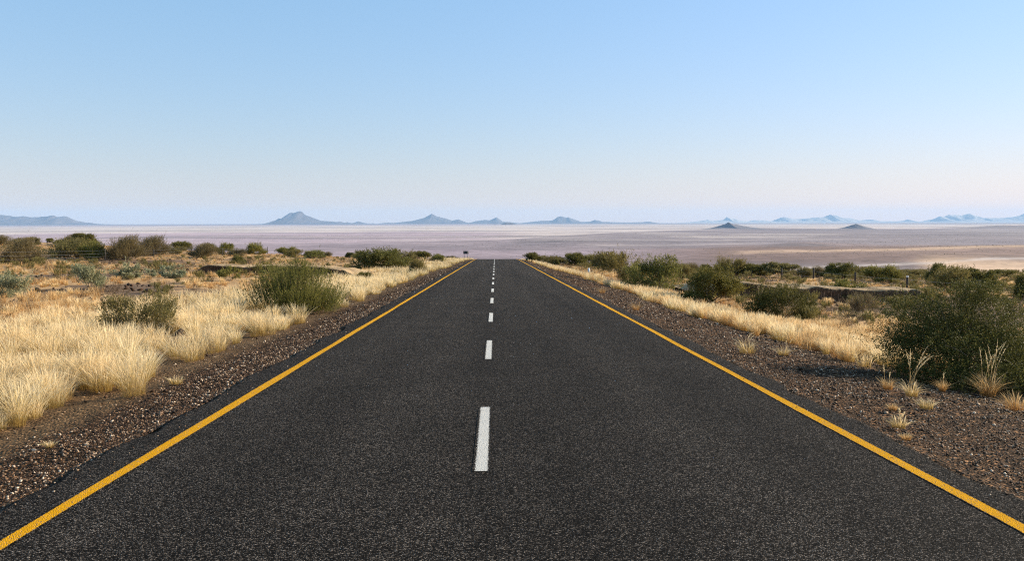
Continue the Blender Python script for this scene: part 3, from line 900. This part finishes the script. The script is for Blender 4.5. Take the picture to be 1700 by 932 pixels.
near_plant('tree', 142, 409, 34, 20, 'roundtree', 41, 'dark wind swept tree, tallest thing on the left skyline', 'tree', leaf=4.2, dens=2.2)
near_plant('tree', 1296, 461, 52, 24, 'tree', 42, 'flat topped little thorn tree with a bare trunk on the right flat', 'tree', leaf=2.4, dens=1.5)
near_plant('tree', 1630, 481, 48, 33, 'roundtree', 43, 'small dome shaped tree with a dark trunk above the biggest bush', 'tree', leaf=2.4, dens=1.9)

# ------------------------------------------------------------------ grass
def blades(rng, tx, ty, tz, nb, height, spread, width, segs=3, plume=.6, lean=.35, tuftv=None):
    """tufts at (tx,ty,tz), nb blades each -> verts, quads, attr (r height, g tuft, b blade)"""
    n = len(tx)
    N = n * nb
    idx = np.repeat(np.arange(n), nb)
    hh = np.broadcast_to(height, (n,))[idx] * (.28 + .84 * rng.random(N) ** .62)
    a = rng.random(N) * 2 * math.pi
    rad = np.sqrt(rng.random(N)) * np.broadcast_to(spread, (n,))[idx]
    ox, oy = np.cos(a) * rad, np.sin(a) * rad
    la = a + rng.normal(size=N) * .6
    ln = lean * (.15 + rng.random(N) ** 1.4 * 1.9)
    # a light common breeze to the left
    lx, ly = np.cos(la) * ln - .06, np.sin(la) * ln
    t = np.linspace(0, 1, segs + 1)[None]
    x = (tx[idx] + ox)[:, None] + lx[:, None] * hh[:, None] * t ** 1.8
    y = (ty[idx] + oy)[:, None] + ly[:, None] * hh[:, None] * t ** 1.8
    z = tz[idx][:, None] - .02 + hh[:, None] * (t - .22 * (ln[:, None]) * t ** 2)
    sa = rng.random(N) * math.pi
    isp = rng.random(N) < plume
    wt = np.where(isp[:, None], np.where(t < .5, .7, 2.0 * np.sin(np.clip((t - .4) / .6, 0, 1) * math.pi * .93) + .25), 1 - .9 * t)
    wd = np.broadcast_to(width, (n,))[idx]
    hw = .5 * wd[:, None] * wt
    sx, sy = np.cos(sa)[:, None] * hw, np.sin(sa)[:, None] * hw
    V = np.stack([np.stack([x - sx, y - sy, z], -1), np.stack([x + sx, y + sy, z], -1)], 2)   # N, s+1, 2, 3
    V = V.reshape(-1, 3)
    k = np.arange(N)[:, None] * (segs + 1) * 2 + np.arange(segs)[None] * 2
    Q = np.stack([k, k + 1, k + 3, k + 2], -1).reshape(-1, 4)
    tv = (rng.random(n) if tuftv is None else tuftv)[idx]
    bl = rng.random(N)
    A = np.stack([np.broadcast_to(t, (N, segs + 1)), np.broadcast_to(tv[:, None], (N, segs + 1)), np.broadcast_to(bl[:, None], (N, segs + 1))], -1)
    A = np.repeat(A.reshape(-1, 3), 2, 0)
    return V, Q, A

def join(parts):
    V, Q, A, n = [], [], [], 0
    for v, q, a in parts:
        V.append(v); Q.append(q + n); A.append(a); n += len(v)
    return np.concatenate(V), np.concatenate(Q), np.concatenate(A)

def scatter(rng, y0, y1, density, side, umax=.66):
    """random points in the seen wedge between two distances"""
    if side < 0: area = umax * (y1 ** 2 - y0 ** 2) / 2
    else: area = umax * (y1 ** 2 - y0 ** 2) / 2
    n = int(area * density)
    y = np.sqrt(y0 ** 2 + (y1 ** 2 - y0 ** 2) * rng.random(n))
    x = side * rng.random(n) * umax * y
    k = (x < ROAD_L - .35) if side < 0 else (x > ROAD_R + .5)
    return x[k], y[k]

def left_density(x, y):
    """thick pale verge, thinning into tufts and bare dark patches further out"""
    e = ROAD_L - x                                   # metres outside the asphalt
    edge = 1.05 + .95 * fbm(x * .0 + 2, y * .45, 71, 3) + .55 * sstep(11, 6, y)
    edge = edge * (1 - .62 * sstep(45, 100, y))
    verge = sstep(0, .25, e - edge)
    wid = 5.5 + 4.0 * fbm(y * .08, y * 0, 72, 2) + 2.5 * sstep(12, 6, y)
    core = 1 - sstep(wid * .75, wid * 1.25, e)
    patch = sstep(.40, .56, fbm(x * .16 + 5, y * .16, 73, 3))
    bare = 1 - sstep(.53, .60, fbm(x * .16 + 5, y * .16, 24, 4))
    return verge * np.maximum(core * (.22 + .78 * sstep(.40, .56, fbm(x * .45 + 3, y * .45, 78, 3))), (.22 + .38 * patch) * bare), core

def right_density(x, y):
    e = x - ROAD_R
    edge = (2.0 + 1.0 * fbm(y * .25, y * 0 + 4, 74, 3)) * (1 - .68 * sstep(40, 95, y))
    band = sstep(0, .3, e - edge) * (1 - sstep(1.8, 3.2, e - edge)) * sstep(11, 13, y)
    patch = sstep(.46, .60, fbm(x * .15 + 9, y * .15, 75, 3))
    bare = 1 - sstep(.53, .60, fbm(x * .16 + 5, y * .16, 24, 4))
    field = sstep(3.0, 5.5, e) * (.20 + .62 * patch) * bare * sstep(10, 16, y)
    return np.maximum(band * .95, field), band

def open_ground(x, y):
    k = np.ones(len(x), bool)
    for cx, cy, hw, fr in CLEAR:
        k &= ~((np.abs(x - cx * y / cy) < hw) & (y > cy - fr) & (y < cy + hw * .5))
    return k

def make_grass():
    rng = np.random.default_rng(77)
    pale, tawny = [], []
    # (y0, y1, tufts per m2, blades, segments, blade width factor)
    for (y0, y1, den, nb, sg) in ((4.0, 14, 7.0, 300, 4), (14, 26, 6.0, 160, 4), (26, 48, 4.6, 70, 3), (48, 85, 2.8, 26, 2), (85, 190, 1.2, 14, 2)):
        x, y = scatter(rng, y0, y1, den, -1)
        d, core = left_density(x, y)
        k = (rng.random(len(x)) < d) & open_ground(x, y)
        x, y, core = x[k], y[k], core[k]
        z = terrain(x, y) - .03
        hgt = (.22 + .40 * rng.random(len(x))) * (.62 + .38 * core) * (.75 + .5 * fbm(x * .5, y * .5, 79, 3))
        wd = np.maximum(.0020, .00017 * y)
        tv = np.clip(rng.random(len(x)) * .6 + (1 - core) * .55, 0, 1)
        isp = rng.random(len(x)) < (.25 + .75 * core)
        for lst, q in ((pale, isp), (tawny, ~isp)):
            if q.sum():
                lst.append(blades(rng, x[q], y[q], z[q], nb, hgt[q], .07 + .13 * rng.random(q.sum()), wd[q], sg, plume=.75, lean=.42, tuftv=tv[q]))
        x, y = scatter(rng, y0, y1, den * 1.15, 1)
        d, band = right_density(x, y)
        k = (rng.random(len(x)) < d) & open_ground(x, y)
        x, y, band = x[k], y[k], band[k]
        z = terrain(x, y) - .03
        hgt = (.26 + .20 * rng.random(len(x))) * (.75 + .25 * band)
        tv = np.clip(rng.random(len(x)) * .8, 0, 1)
        if len(x):
            isp = rng.random(len(x)) < .15 + .6 * band
            for lst, q in ((pale, isp), (tawny, ~isp)):
                if q.sum():
                    lst.append(blades(rng, x[q], y[q], z[q], nb, hgt[q], .07 + .10 * rng.random(q.sum()), np.maximum(.0022, .00019 * y[q]), sg, plume=.6, tuftv=tv[q]))
    V, Q, A = join(pale)
    tag(build('pale_grass', V, Q, G_PALE, attrs={'rnd': A}), 'thick pale straw coloured grass along both road verges, thickest on the left', 'grass', kind='stuff')
    V, Q, A = join(tawny)
    tag(build('tawny_grass', V, Q, G_TAWNY, attrs={'rnd': A}), 'sparse tawny grass over the veld on both sides', 'grass', kind='stuff')
make_grass()

# tufts standing alone on the gravel, some with tall feathery plumes
def grass_tuft(px, row, wpx, hpx, label, mat, plumes=0, plume_px=0, nb=110, seed=0, plume_lean=.5):
    rng = np.random.default_rng(500 + seed)
    p = at(px, row)
    s = p[1] / F
    o = tag(empty('grass_tuft', tuple(p)), label, 'grass tuft', 'single grass tufts on the gravel shoulders')
    z = np.zeros(1)
    V, Q, A = blades(rng, z, z, z, nb, np.array([hpx * s]), np.array([wpx * s * .28]), np.array([.0038]), 4, plume=.15, lean=.75, tuftv=np.array([.45]))
    build('blades', V, Q, mat, o, attrs={'rnd': A})
    if plumes:
        V, Q, A = [], [], []
        n = 0
        for i in range(plumes):
            ph = plume_px * s * (.72 + .4 * rng.random())
            ln = plume_lean * (rng.random() * 1.5 - .35)
            t = np.linspace(0, 1, 12)
            cx = (rng.random() - .5) * wpx * s * .4 + ln * ph * t ** 2.2
            cy = (rng.random() - .5) * .1 + (rng.random() - .5) * .3 * ph * t ** 2
            cz = ph * (t - .18 * abs(ln) * t ** 3)
            pts = np.stack([cx, cy, cz], -1)
            v, q = tubes([(pts, np.full(12, .0016))], 3)
            V.append(v); Q.append(q + n); A.append(np.tile([.7, .2, .5], (len(v), 1))); n += len(v)
            # bristles of the seed head on the top third
            m_ = 70
            f = .62 + .38 * rng.random(m_)
            b0 = np.stack([np.interp(f, t, pts[:, c]) for c in range(3)], -1)
            d = rng.normal(size=(m_, 3)); d /= np.linalg.norm(d, axis=1)[:, None]
            d = d * .55 + np.array([ln, 0, .9]); d /= np.linalg.norm(d, axis=1)[:, None]
            L = .020 * np.sin(np.clip((f - .58) / .42, 0, 1) * math.pi * .9 + .25)[:, None]
            sd_ = np.cross(d, rng.normal(size=(m_, 3))); sd_ /= np.linalg.norm(sd_, axis=1)[:, None]
            vv = np.stack([b0 - sd_ * .0012, b0 + sd_ * .0012, b0 + d * L + sd_ * .0009, b0 + d * L - sd_ * .0009], 1).reshape(-1, 3)
            V.append(vv); Q.append(np.arange(len(vv)).reshape(-1, 4) + n); A.append(np.tile([1.0, .0, .6], (len(vv), 1))); n += len(vv)
        build('seed_plumes', np.concatenate(V), np.concatenate(Q), G_PALE, o, attrs={'rnd': np.concatenate(A)})
    return o
TUFTS = [
 (1474, 645, 26, 22, 'small yellow tuft left of the tall arching plumes before the biggest bush', 2, 38, G_TAWNY),
 (1514, 656, 34, 28, 'tuft with tall pale arching plumes at the foot of the biggest bush', 7, 82, G_PALE),
 (1538, 677, 36, 20, 'flat straw tuft just below the arching plumes', 0, 0, G_PALE),
 (1482, 679, 20, 12, 'tiny yellow tuft below and left of the arching plumes', 0, 0, G_TAWNY),
 (1492, 708, 38, 22, 'wispy pinkish tuft in open gravel below the arching plumes', 3, 32, G_PALE),
 (1504, 728, 26, 11, 'flattened tuft nearest the yellow line on the right gravel', 0, 0, G_TAWNY),
 (1565, 648, 18, 22, 'small orange tuft in the shade of the biggest bush', 1, 36, G_TAWNY),
 (1640, 655, 44, 40, 'orange tuft crowned by upright plumes before the right part of the biggest bush', 9, 92, G_TAWNY),
 (1684, 678, 48, 32, 'wide orange tuft close to the right edge of the photo', 0, 0, G_TAWNY),
 (1240, 585, 44, 26, 'thin tuft with pale wisps on the gravel below the blackish bush', 3, 34, G_PALE),
 (1300, 588, 30, 16, 'low spreading tuft right of the thin wispy one', 2, 26, G_PALE),
 (1056, 514, 18, 14, 'small green yellow tuft alone on the gravel below the close pair of bushes', 0, 0, G_TAWNY),
 (1000, 486, 16, 12, 'small tuft on the gravel below the white marker post', 0, 0, G_TAWNY),
 (1262, 517, 40, 26, 'tuft with white nodding plumes in front of the leafy bush, left clump', 12, 52, G_TAWNY),
 (1305, 532, 40, 26, 'tuft with white nodding plumes in front of the leafy bush, right clump', 12, 46, G_TAWNY),
 (1210, 506, 36, 20, 'tuft with grey plumes at the right foot of the blackish bush', 9, 44, G_TAWNY),
 (82, 741, 22, 12, 'tiny dry tuft alone on the left gravel', 0, 0, G_PALE),
 (292, 636, 36, 14, 'low whitish tuft at the edge of the left grass', 0, 0, G_PALE),
 (168, 648, 60, 52, 'pale tuft with an orange foot jutting out onto the left sand', 0, 0, G_PALE),
 (72, 668, 60, 58, 'pale tuft with a dark hollow beside it at the left grass edge', 0, 0, G_PALE),
]
for i, (px, row, wp, hp, lab, npl, ppx, mt) in enumerate(TUFTS):
    grass_tuft(px, row, wp, hp, lab, mt, npl, ppx, seed=i, nb=150 if hp < 40 else 320)

# ------------------------------------------------------------------ loose stones
def stone_shapes(rng, P, size, flat=.6):
    """octahedron-like chipped stones at points P"""
    n = len(P)
    base = np.array([(1, 0, 0), (0, 1, 0), (-1, 0, 0), (0, -1, 0), (.0, 0, 1), (0, 0, -1), (.6, .6, .55), (-.6, .6, .5), (-.6, -.6, .55), (.6, -.6, .5)], float)
    tri = np.array([(4, 6, 7), (4, 7, 8), (4, 8, 9), (4, 9, 6), (0, 1, 6), (1, 2, 7), (2, 3, 8), (3, 0, 9), (6, 1, 7), (7, 2, 8), (8, 3, 9), (9, 0, 6), (5, 1, 0), (5, 2, 1), (5, 3, 2), (5, 0, 3)])
    j = base[None] * (1 + rng.normal(size=(n, 10, 3)) * .22)
    sc = size[:, None] * np.stack([.7 + .6 * rng.random(n), .55 + .4 * rng.random(n), flat * (.6 + .6 * rng.random(n))], -1)
    j = j * sc[:, None]
    a = rng.random(n) * 6.283
    ca, sa = np.cos(a)[:, None], np.sin(a)[:, None]
    x, y, z = j[..., 0], j[..., 1], j[..., 2]
    ti = rng.normal(size=(n, 1)) * .35
    z = z + x * ti
    V = np.stack([x * ca - y * sa, x * sa + y * ca, z], -1) + P[:, None]
    T = tri[None] + (np.arange(n) * 10)[:, None, None]
    A = np.repeat(np.stack([rng.random(n) ** 1.3, rng.random(n), rng.random(n)], -1), 10, 0)
    return V.reshape(-1, 3), T.reshape(-1, 3), A

def make_gravel():
    rng = np.random.default_rng(33)
    parts = []
    for side in (-1, 1):
        for (y0, y1, n, s0, s1) in ((3.5, 9, 22000, .005, .016), (9, 18, 24000, .006, .021), (18, 40, 20000, .009, .030), (40, 110, 9000, .016, .045)):
            y = y0 + (y1 - y0) * rng.random(n)
            if side < 0:
                e = rng.random(n) ** 1.25 * 2.6
                x = ROAD_L - .02 - e
                k = rng.random(n) < 1 - .93 * sstep(.7, 1.35, e + (fbm(x * .8, y * .8, 91, 3) - .5))
            else:
                e = rng.random(n) * 4.8
                x = ROAD_R + .02 + e
                k = rng.random(n) < 1 - .75 * sstep(2.6, 4.4, e + (fbm(x * .8, y * .8, 92, 3) - .5))
            x, y = x[k], y[k]
            s = s0 + (s1 - s0) * rng.random(len(x)) ** 2.6
            big = rng.random(len(x)) < .02
            s = np.where(big, s * 2.0, s)
            z = terrain(x, y) - .038 + s * .15
            nx = np.where(x < 0, ROAD_L - x, x - ROAD_R)
            rough = (fbm(x * 1.7, y * 1.7, 3, 4) - 0.5) * 0.07 + (fbm(x * 9, y * 9, 4, 2) - 0.5) * 0.022
            z = z + rough * sstep(0, .6, nx)
            parts.append(stone_shapes(rng, np.stack([x, y, z], -1), s))
    for side in (-1, 1):                             # a few stones kicked onto the asphalt edge
        n = 900
        y = 3.5 + 45 * rng.random(n) ** 1.5
        e = rng.random(n) ** 2.2 * .34
        x = (ROAD_L + e) if side < 0 else (ROAD_R - e)
        s = .004 + .009 * rng.random(n) ** 2
        parts.append(stone_shapes(rng, np.stack([x, y, road_z(y) + s * .3], -1), s))
    V, T, A = join(parts)
    tag(build('gravel', V, T, A_STONE, attrs={'rnd': A}), 'loose brown gravel on both road shoulders', 'gravel', kind='stuff')
make_gravel()

def make_rocks():
    """dark stones lying in patches on the veld"""
    rng = np.random.default_rng(35)
    parts = []
    for side in (-1, 1):
        x, y = scatter(rng, 10, 120, .9, side)
        dk = sstep(.50, .60, fbm(x * .16 + 5, y * .16, 24, 4)) * sstep(5, 9, np.abs(x))
        k = rng.random(len(x)) < dk
        x, y = x[k], y[k]
        s = .04 + .16 * rng.random(len(x)) ** 3
        P = np.stack([x, y, terrain(x, y) - .03 + s * .1], -1)
        v, t, a = stone_shapes(rng, P, s, .7)
        a[:, 0] *= .55
        parts.append((v, t, a))
    V, T, A = join(parts)
    tag(build('dark_stones', V, T, A_STONE, attrs={'rnd': A}), 'dark stones in patches among the dry grass', 'stones', kind='stuff')
make_rocks()

def make_scrub():
    """low dead scrub among the grass, too many and too small to tell apart"""
    rng = np.random.default_rng(36)
    (V0, Q0, A0), (SV, SQ), lm, mi = plant_data('dry', .30, .6, 321, 1.0, 1.0)
    V, Q, A = [], [], []
    n = 0
    for side in (-1, 1):
        x, y = scatter(rng, 14, 150, .10 if side < 0 else .20, side)
        ok = (np.abs(x) > 8)
        for xx, yy in zip(x[ok], y[ok]):
            s = .6 + 1.0 * rng.random()
            a = rng.random() * 6.28
            B = np.concatenate([V0, SV]) * s
            ca, sa = math.cos(a), math.sin(a)
            B = np.stack([B[:, 0] * ca - B[:, 1] * sa, B[:, 0] * sa + B[:, 1] * ca, B[:, 2]], -1) + np.array([xx, yy, float(terrain(xx, yy)) - .03])
            V.append(B); Q.append(np.concatenate([Q0, SQ + len(V0)]) + n)
            A.append(np.concatenate([A0, np.full((len(SV), 3), .2)])); n += len(B)
    (V0, Q0, A0), (SV, SQ), lm, mi = plant_data('fuzzy', .45, .75, 322, .55, 1.5)
    nb = n
    for side in (-1, 1):
        x, y = scatter(rng, 26, 150, 0.035 if side < 0 else .12, side)
        ok = (np.abs(x) > 10)
        for xx, yy in zip(x[ok], y[ok]):
            s = .6 + 1.1 * rng.random()
            a = rng.random() * 6.28
            ca, sa = math.cos(a), math.sin(a)
            B = V0 * s
            B = np.stack([B[:, 0] * ca - B[:, 1] * sa, B[:, 0] * sa + B[:, 1] * ca, B[:, 2]], -1) + np.array([xx, yy, float(terrain(xx, yy)) - .03])
            V.append(B); Q.append(Q0 + n); A.append(A0 + np.array([0, 0, 1.0])); n += len(B)
    AA, QQ = np.concatenate(A), np.concatenate(Q)
    mi = (AA[QQ[:, 0], 2] > .9).astype(int)
    tag(build('low_scrub', np.concatenate(V), QQ, [L_DRY, L_OLIVE], attrs={'rnd': AA}, mat_idx=mi), 'low brown and olive scrub scattered through the dry grass', 'scrub', kind='stuff')
make_scrub()

def make_plain_scrub():
    """thorn scrub standing on the plain below, a metre or three high"""
    rng = np.random.default_rng(38)
    n = 30000
    y = np.sqrt(1850.0 ** 2 + (5600.0 ** 2 - 1850.0 ** 2) * rng.random(n))
    u = -.66 + 1.34 * rng.random(n)
    x = u * y
    d = fbm(x / 420.0, y / 420.0, 46, 4)
    k = (d > .47) & (rng.random(n) < np.clip((d - .44) * 7, 0, 1))
    x, y = x[k], y[k]
    s = .45 + .75 * rng.random(len(x)) ** 2
    v, t, a = stone_shapes(rng, np.stack([x, y, terrain(x, y) + s * .35], -1), s, .75)
    tag(build('plain_scrub', v, t, L_FUZZ, attrs={'rnd': a}), 'tiny dark scrub dotting the hazy plain below the plateau', 'scrub', kind='stuff')
make_plain_scrub()

# ------------------------------------------------------------------ fences, sign, marker, boulder
A_POST = mat_plain('weathered_post', (.035, .028, .024), (.085, .068, .055), 25)
A_WIRE = mat_plain('galvanised_wire', (.36, .35, .33), (.52, .50, .47), 8, .35, .5, .7)
A_SIGN = mat_plain('sign_back', (.018, .018, .022), (.035, .035, .040), 6, .5, .3)
A_STEEL = mat_plain('sign_post', (.10, .10, .10), (.17, .17, .17), 9, .5, .4, .5)
A_MARK = mat_plain('marker_white', (.62, .62, .60), (.78, .78, .76), 12)

def fence(label, p0, step, n, hgt, lean, wires, post_r, white_cap=False):
    """posts every step metres along the road direction from p0"""
    rng = random.Random(int(step * 100))
    o = tag(empty('wire_fence', tuple(p0)), label, 'fence')
    tops = []
    base = np.array(p0)
    for k in range(-1, n):
        x = p0[0] + rng.uniform(-.1, .1)
        y = p0[1] + k * step
        z = float(terrain(x, y)) - .25
        lx = lean if k == 0 else rng.uniform(-.04, .04)
        a = np.array([x, y, z]) - base
        b = a + np.array([lx, rng.uniform(-.04, .04), hgt + .25])
        v, q = tubes([(np.linspace(a, b, 4), np.array([1.08, 1.0, .98, .95]) * post_r)], 8)
        nq = len(v)
        v = np.concatenate([v, [b + np.array([0, 0, .01])]])
        cap = np.array([(nq - 8 + i, nq - 8 + (i + 1) % 8, nq) for i in range(8)])
        po = build('post', v, [q, cap], A_POST, o)
        if white_cap and k == 0:
            cv, cq = tubes([(np.linspace(b - np.array([0, 0, .10]), b + np.array([0, 0, .012]), 3), np.full(3, post_r * 1.06))], 8)
            build('painted_tip', cv, cq, A_MARK, po)
        tops.append((a, b))
    for f in wires:
        pts = []
        for (a, b), (a2, b2) in zip(tops[:-1], tops[1:]):
            pa, pb = a + (b - a) * f, a2 + (b2 - a2) * f
            for t in np.linspace(0, 1, 7)[:-1]:
                q = pa + (pb - pa) * t
                q[2] -= .05 * math.sin(t * math.pi)
                pts.append(q)
        pts.append(tops[-1][0] + (tops[-1][1] - tops[-1][0]) * f)
        pts = np.array(pts)
        pts[:, 0] += post_r
        v, q = tubes([(pts, np.full(len(pts), .0048))], 4)
        build('wire', v, q, A_WIRE, o)
    return o
pL = at(68, 438)
sL = .00022 * F * abs(pL[0])
fence('long wire fence on thin dark posts crossing the veld left of the road', pL, sL, 11, 23 / F * pL[1], -.30, (.45, .66, .88), .065)
pR = at(1507, 485)
sR = .000216 * F * abs(pR[0])
fence('wire fence on thick dark posts crossing the flat right of the road', pR, sR, 6, 27 / F * pR[1], .03, (.5, .8), .09, True)

def road_sign():
    y = 134.0
    d = pix_dir(773.5, 419.5)
    x, zc = d[0] * y, CAM_H + d[2] * y
    wv, hv = 8.6 / F * y, 5.0 / F * y
    gz = float(terrain(x, y)) - .2
    o = tag(empty('road_sign', (x, y, gz)), 'small dark road sign seen from behind at the brow of the road', 'road sign')
    v, q = boxes([(0, 0, zc - gz, wv, .012, hv)])
    b = build('sign_board', v, q, A_SIGN, o)
    v, q = boxes([(0, -.016, zc - gz - hv * .28, wv * .94, .018, .04), (0, -.016, zc - gz + hv * .28, wv * .94, .018, .04)])
    build('stiffener', v, q, A_STEEL, b)
    for s in (-1, 1):
        top = zc - gz + hv * .42
        v, q = boxes([(s * wv * .3, -.052, top / 2, .05, .05, top)])
        build('post', v, q, A_STEEL, o)
road_sign()

def marker_post():
    p = at(977.5, 455.5)
    h, wd = 10.0 / F * p[1], 3.4 / F * p[1]
    o = tag(empty('marker_post', tuple(p)), 'short white marker post in tawny grass beside the right gravel', 'marker post')
    v, q = boxes([(0, 0, h * .42, wd, wd * .8, h * .95)])
    build('shaft', v, q, A_MARK, o)
    v = np.array([(-.5, -.4, 0), (.5, -.4, 0), (.5, .4, 0), (-.5, .4, 0), (-.38, -.3, .3), (.38, -.3, .3), (.38, .3, .3), (-.38, .3, .3)]) * wd + np.array([0, 0, h * .895])
    q = np.array([(0, 1, 5, 4), (1, 2, 6, 5), (2, 3, 7, 6), (3, 0, 4, 7), (4, 5, 6, 7)])
    build('cap', v, q, A_MARK, o)
marker_post()

def boulder(px, row, wpx, hpx, seed, label):
    p = at(px, row)
    rng = np.random.default_rng(seed)
    s = p[1] / F
    bpy_v = []
    n_lat, n_lon = 9, 14
    for i in range(n_lat):
        th = math.pi * i / (n_lat - 1)
        for j in range(n_lon):
            ph = 2 * math.pi * j / n_lon
            bpy_v.append((math.sin(th) * math.cos(ph), math.sin(th) * math.sin(ph), math.cos(th)))
    V = np.array(bpy_v)
    r = 1 + (fbm(V[:, 0] * 2 + seed, V[:, 1] * 2 + V[:, 2] * 1.7, seed, 3) - .5) * .55
    V = V * r[:, None] * np.array([wpx * s * .5, wpx * s * .45, hpx * s * .62])
    Q = np.array([(i * n_lon + j, (i + 1) * n_lon + j, (i + 1) * n_lon + (j + 1) % n_lon, i * n_lon + (j + 1) % n_lon) for i in range(n_lat - 1) for j in range(n_lon)])
    o = build('boulder', V, Q, mat_rock('boulder_rock', (.035, .026, .022), (.075, .055, .045), 6))
    o.location = (p[0], p[1], p[2] + hpx * s * .4)
    return tag(o, label, 'boulder', 'dark boulders on the right flat')
boulder(1516, 472, 10, 7, 3, 'dark boulder just right of the white topped fence post')
boulder(1271, 459, 7, 4.5, 4, 'black boulder left of the flat topped little tree trunk')
boulder(1307, 463, 5.5, 3.5, 6, 'small black boulder on its own right of the flat topped tree trunk')
boulder(1325, 465.5, 6, 3.5, 7, 'black boulder farthest right of the three by the flat topped tree')
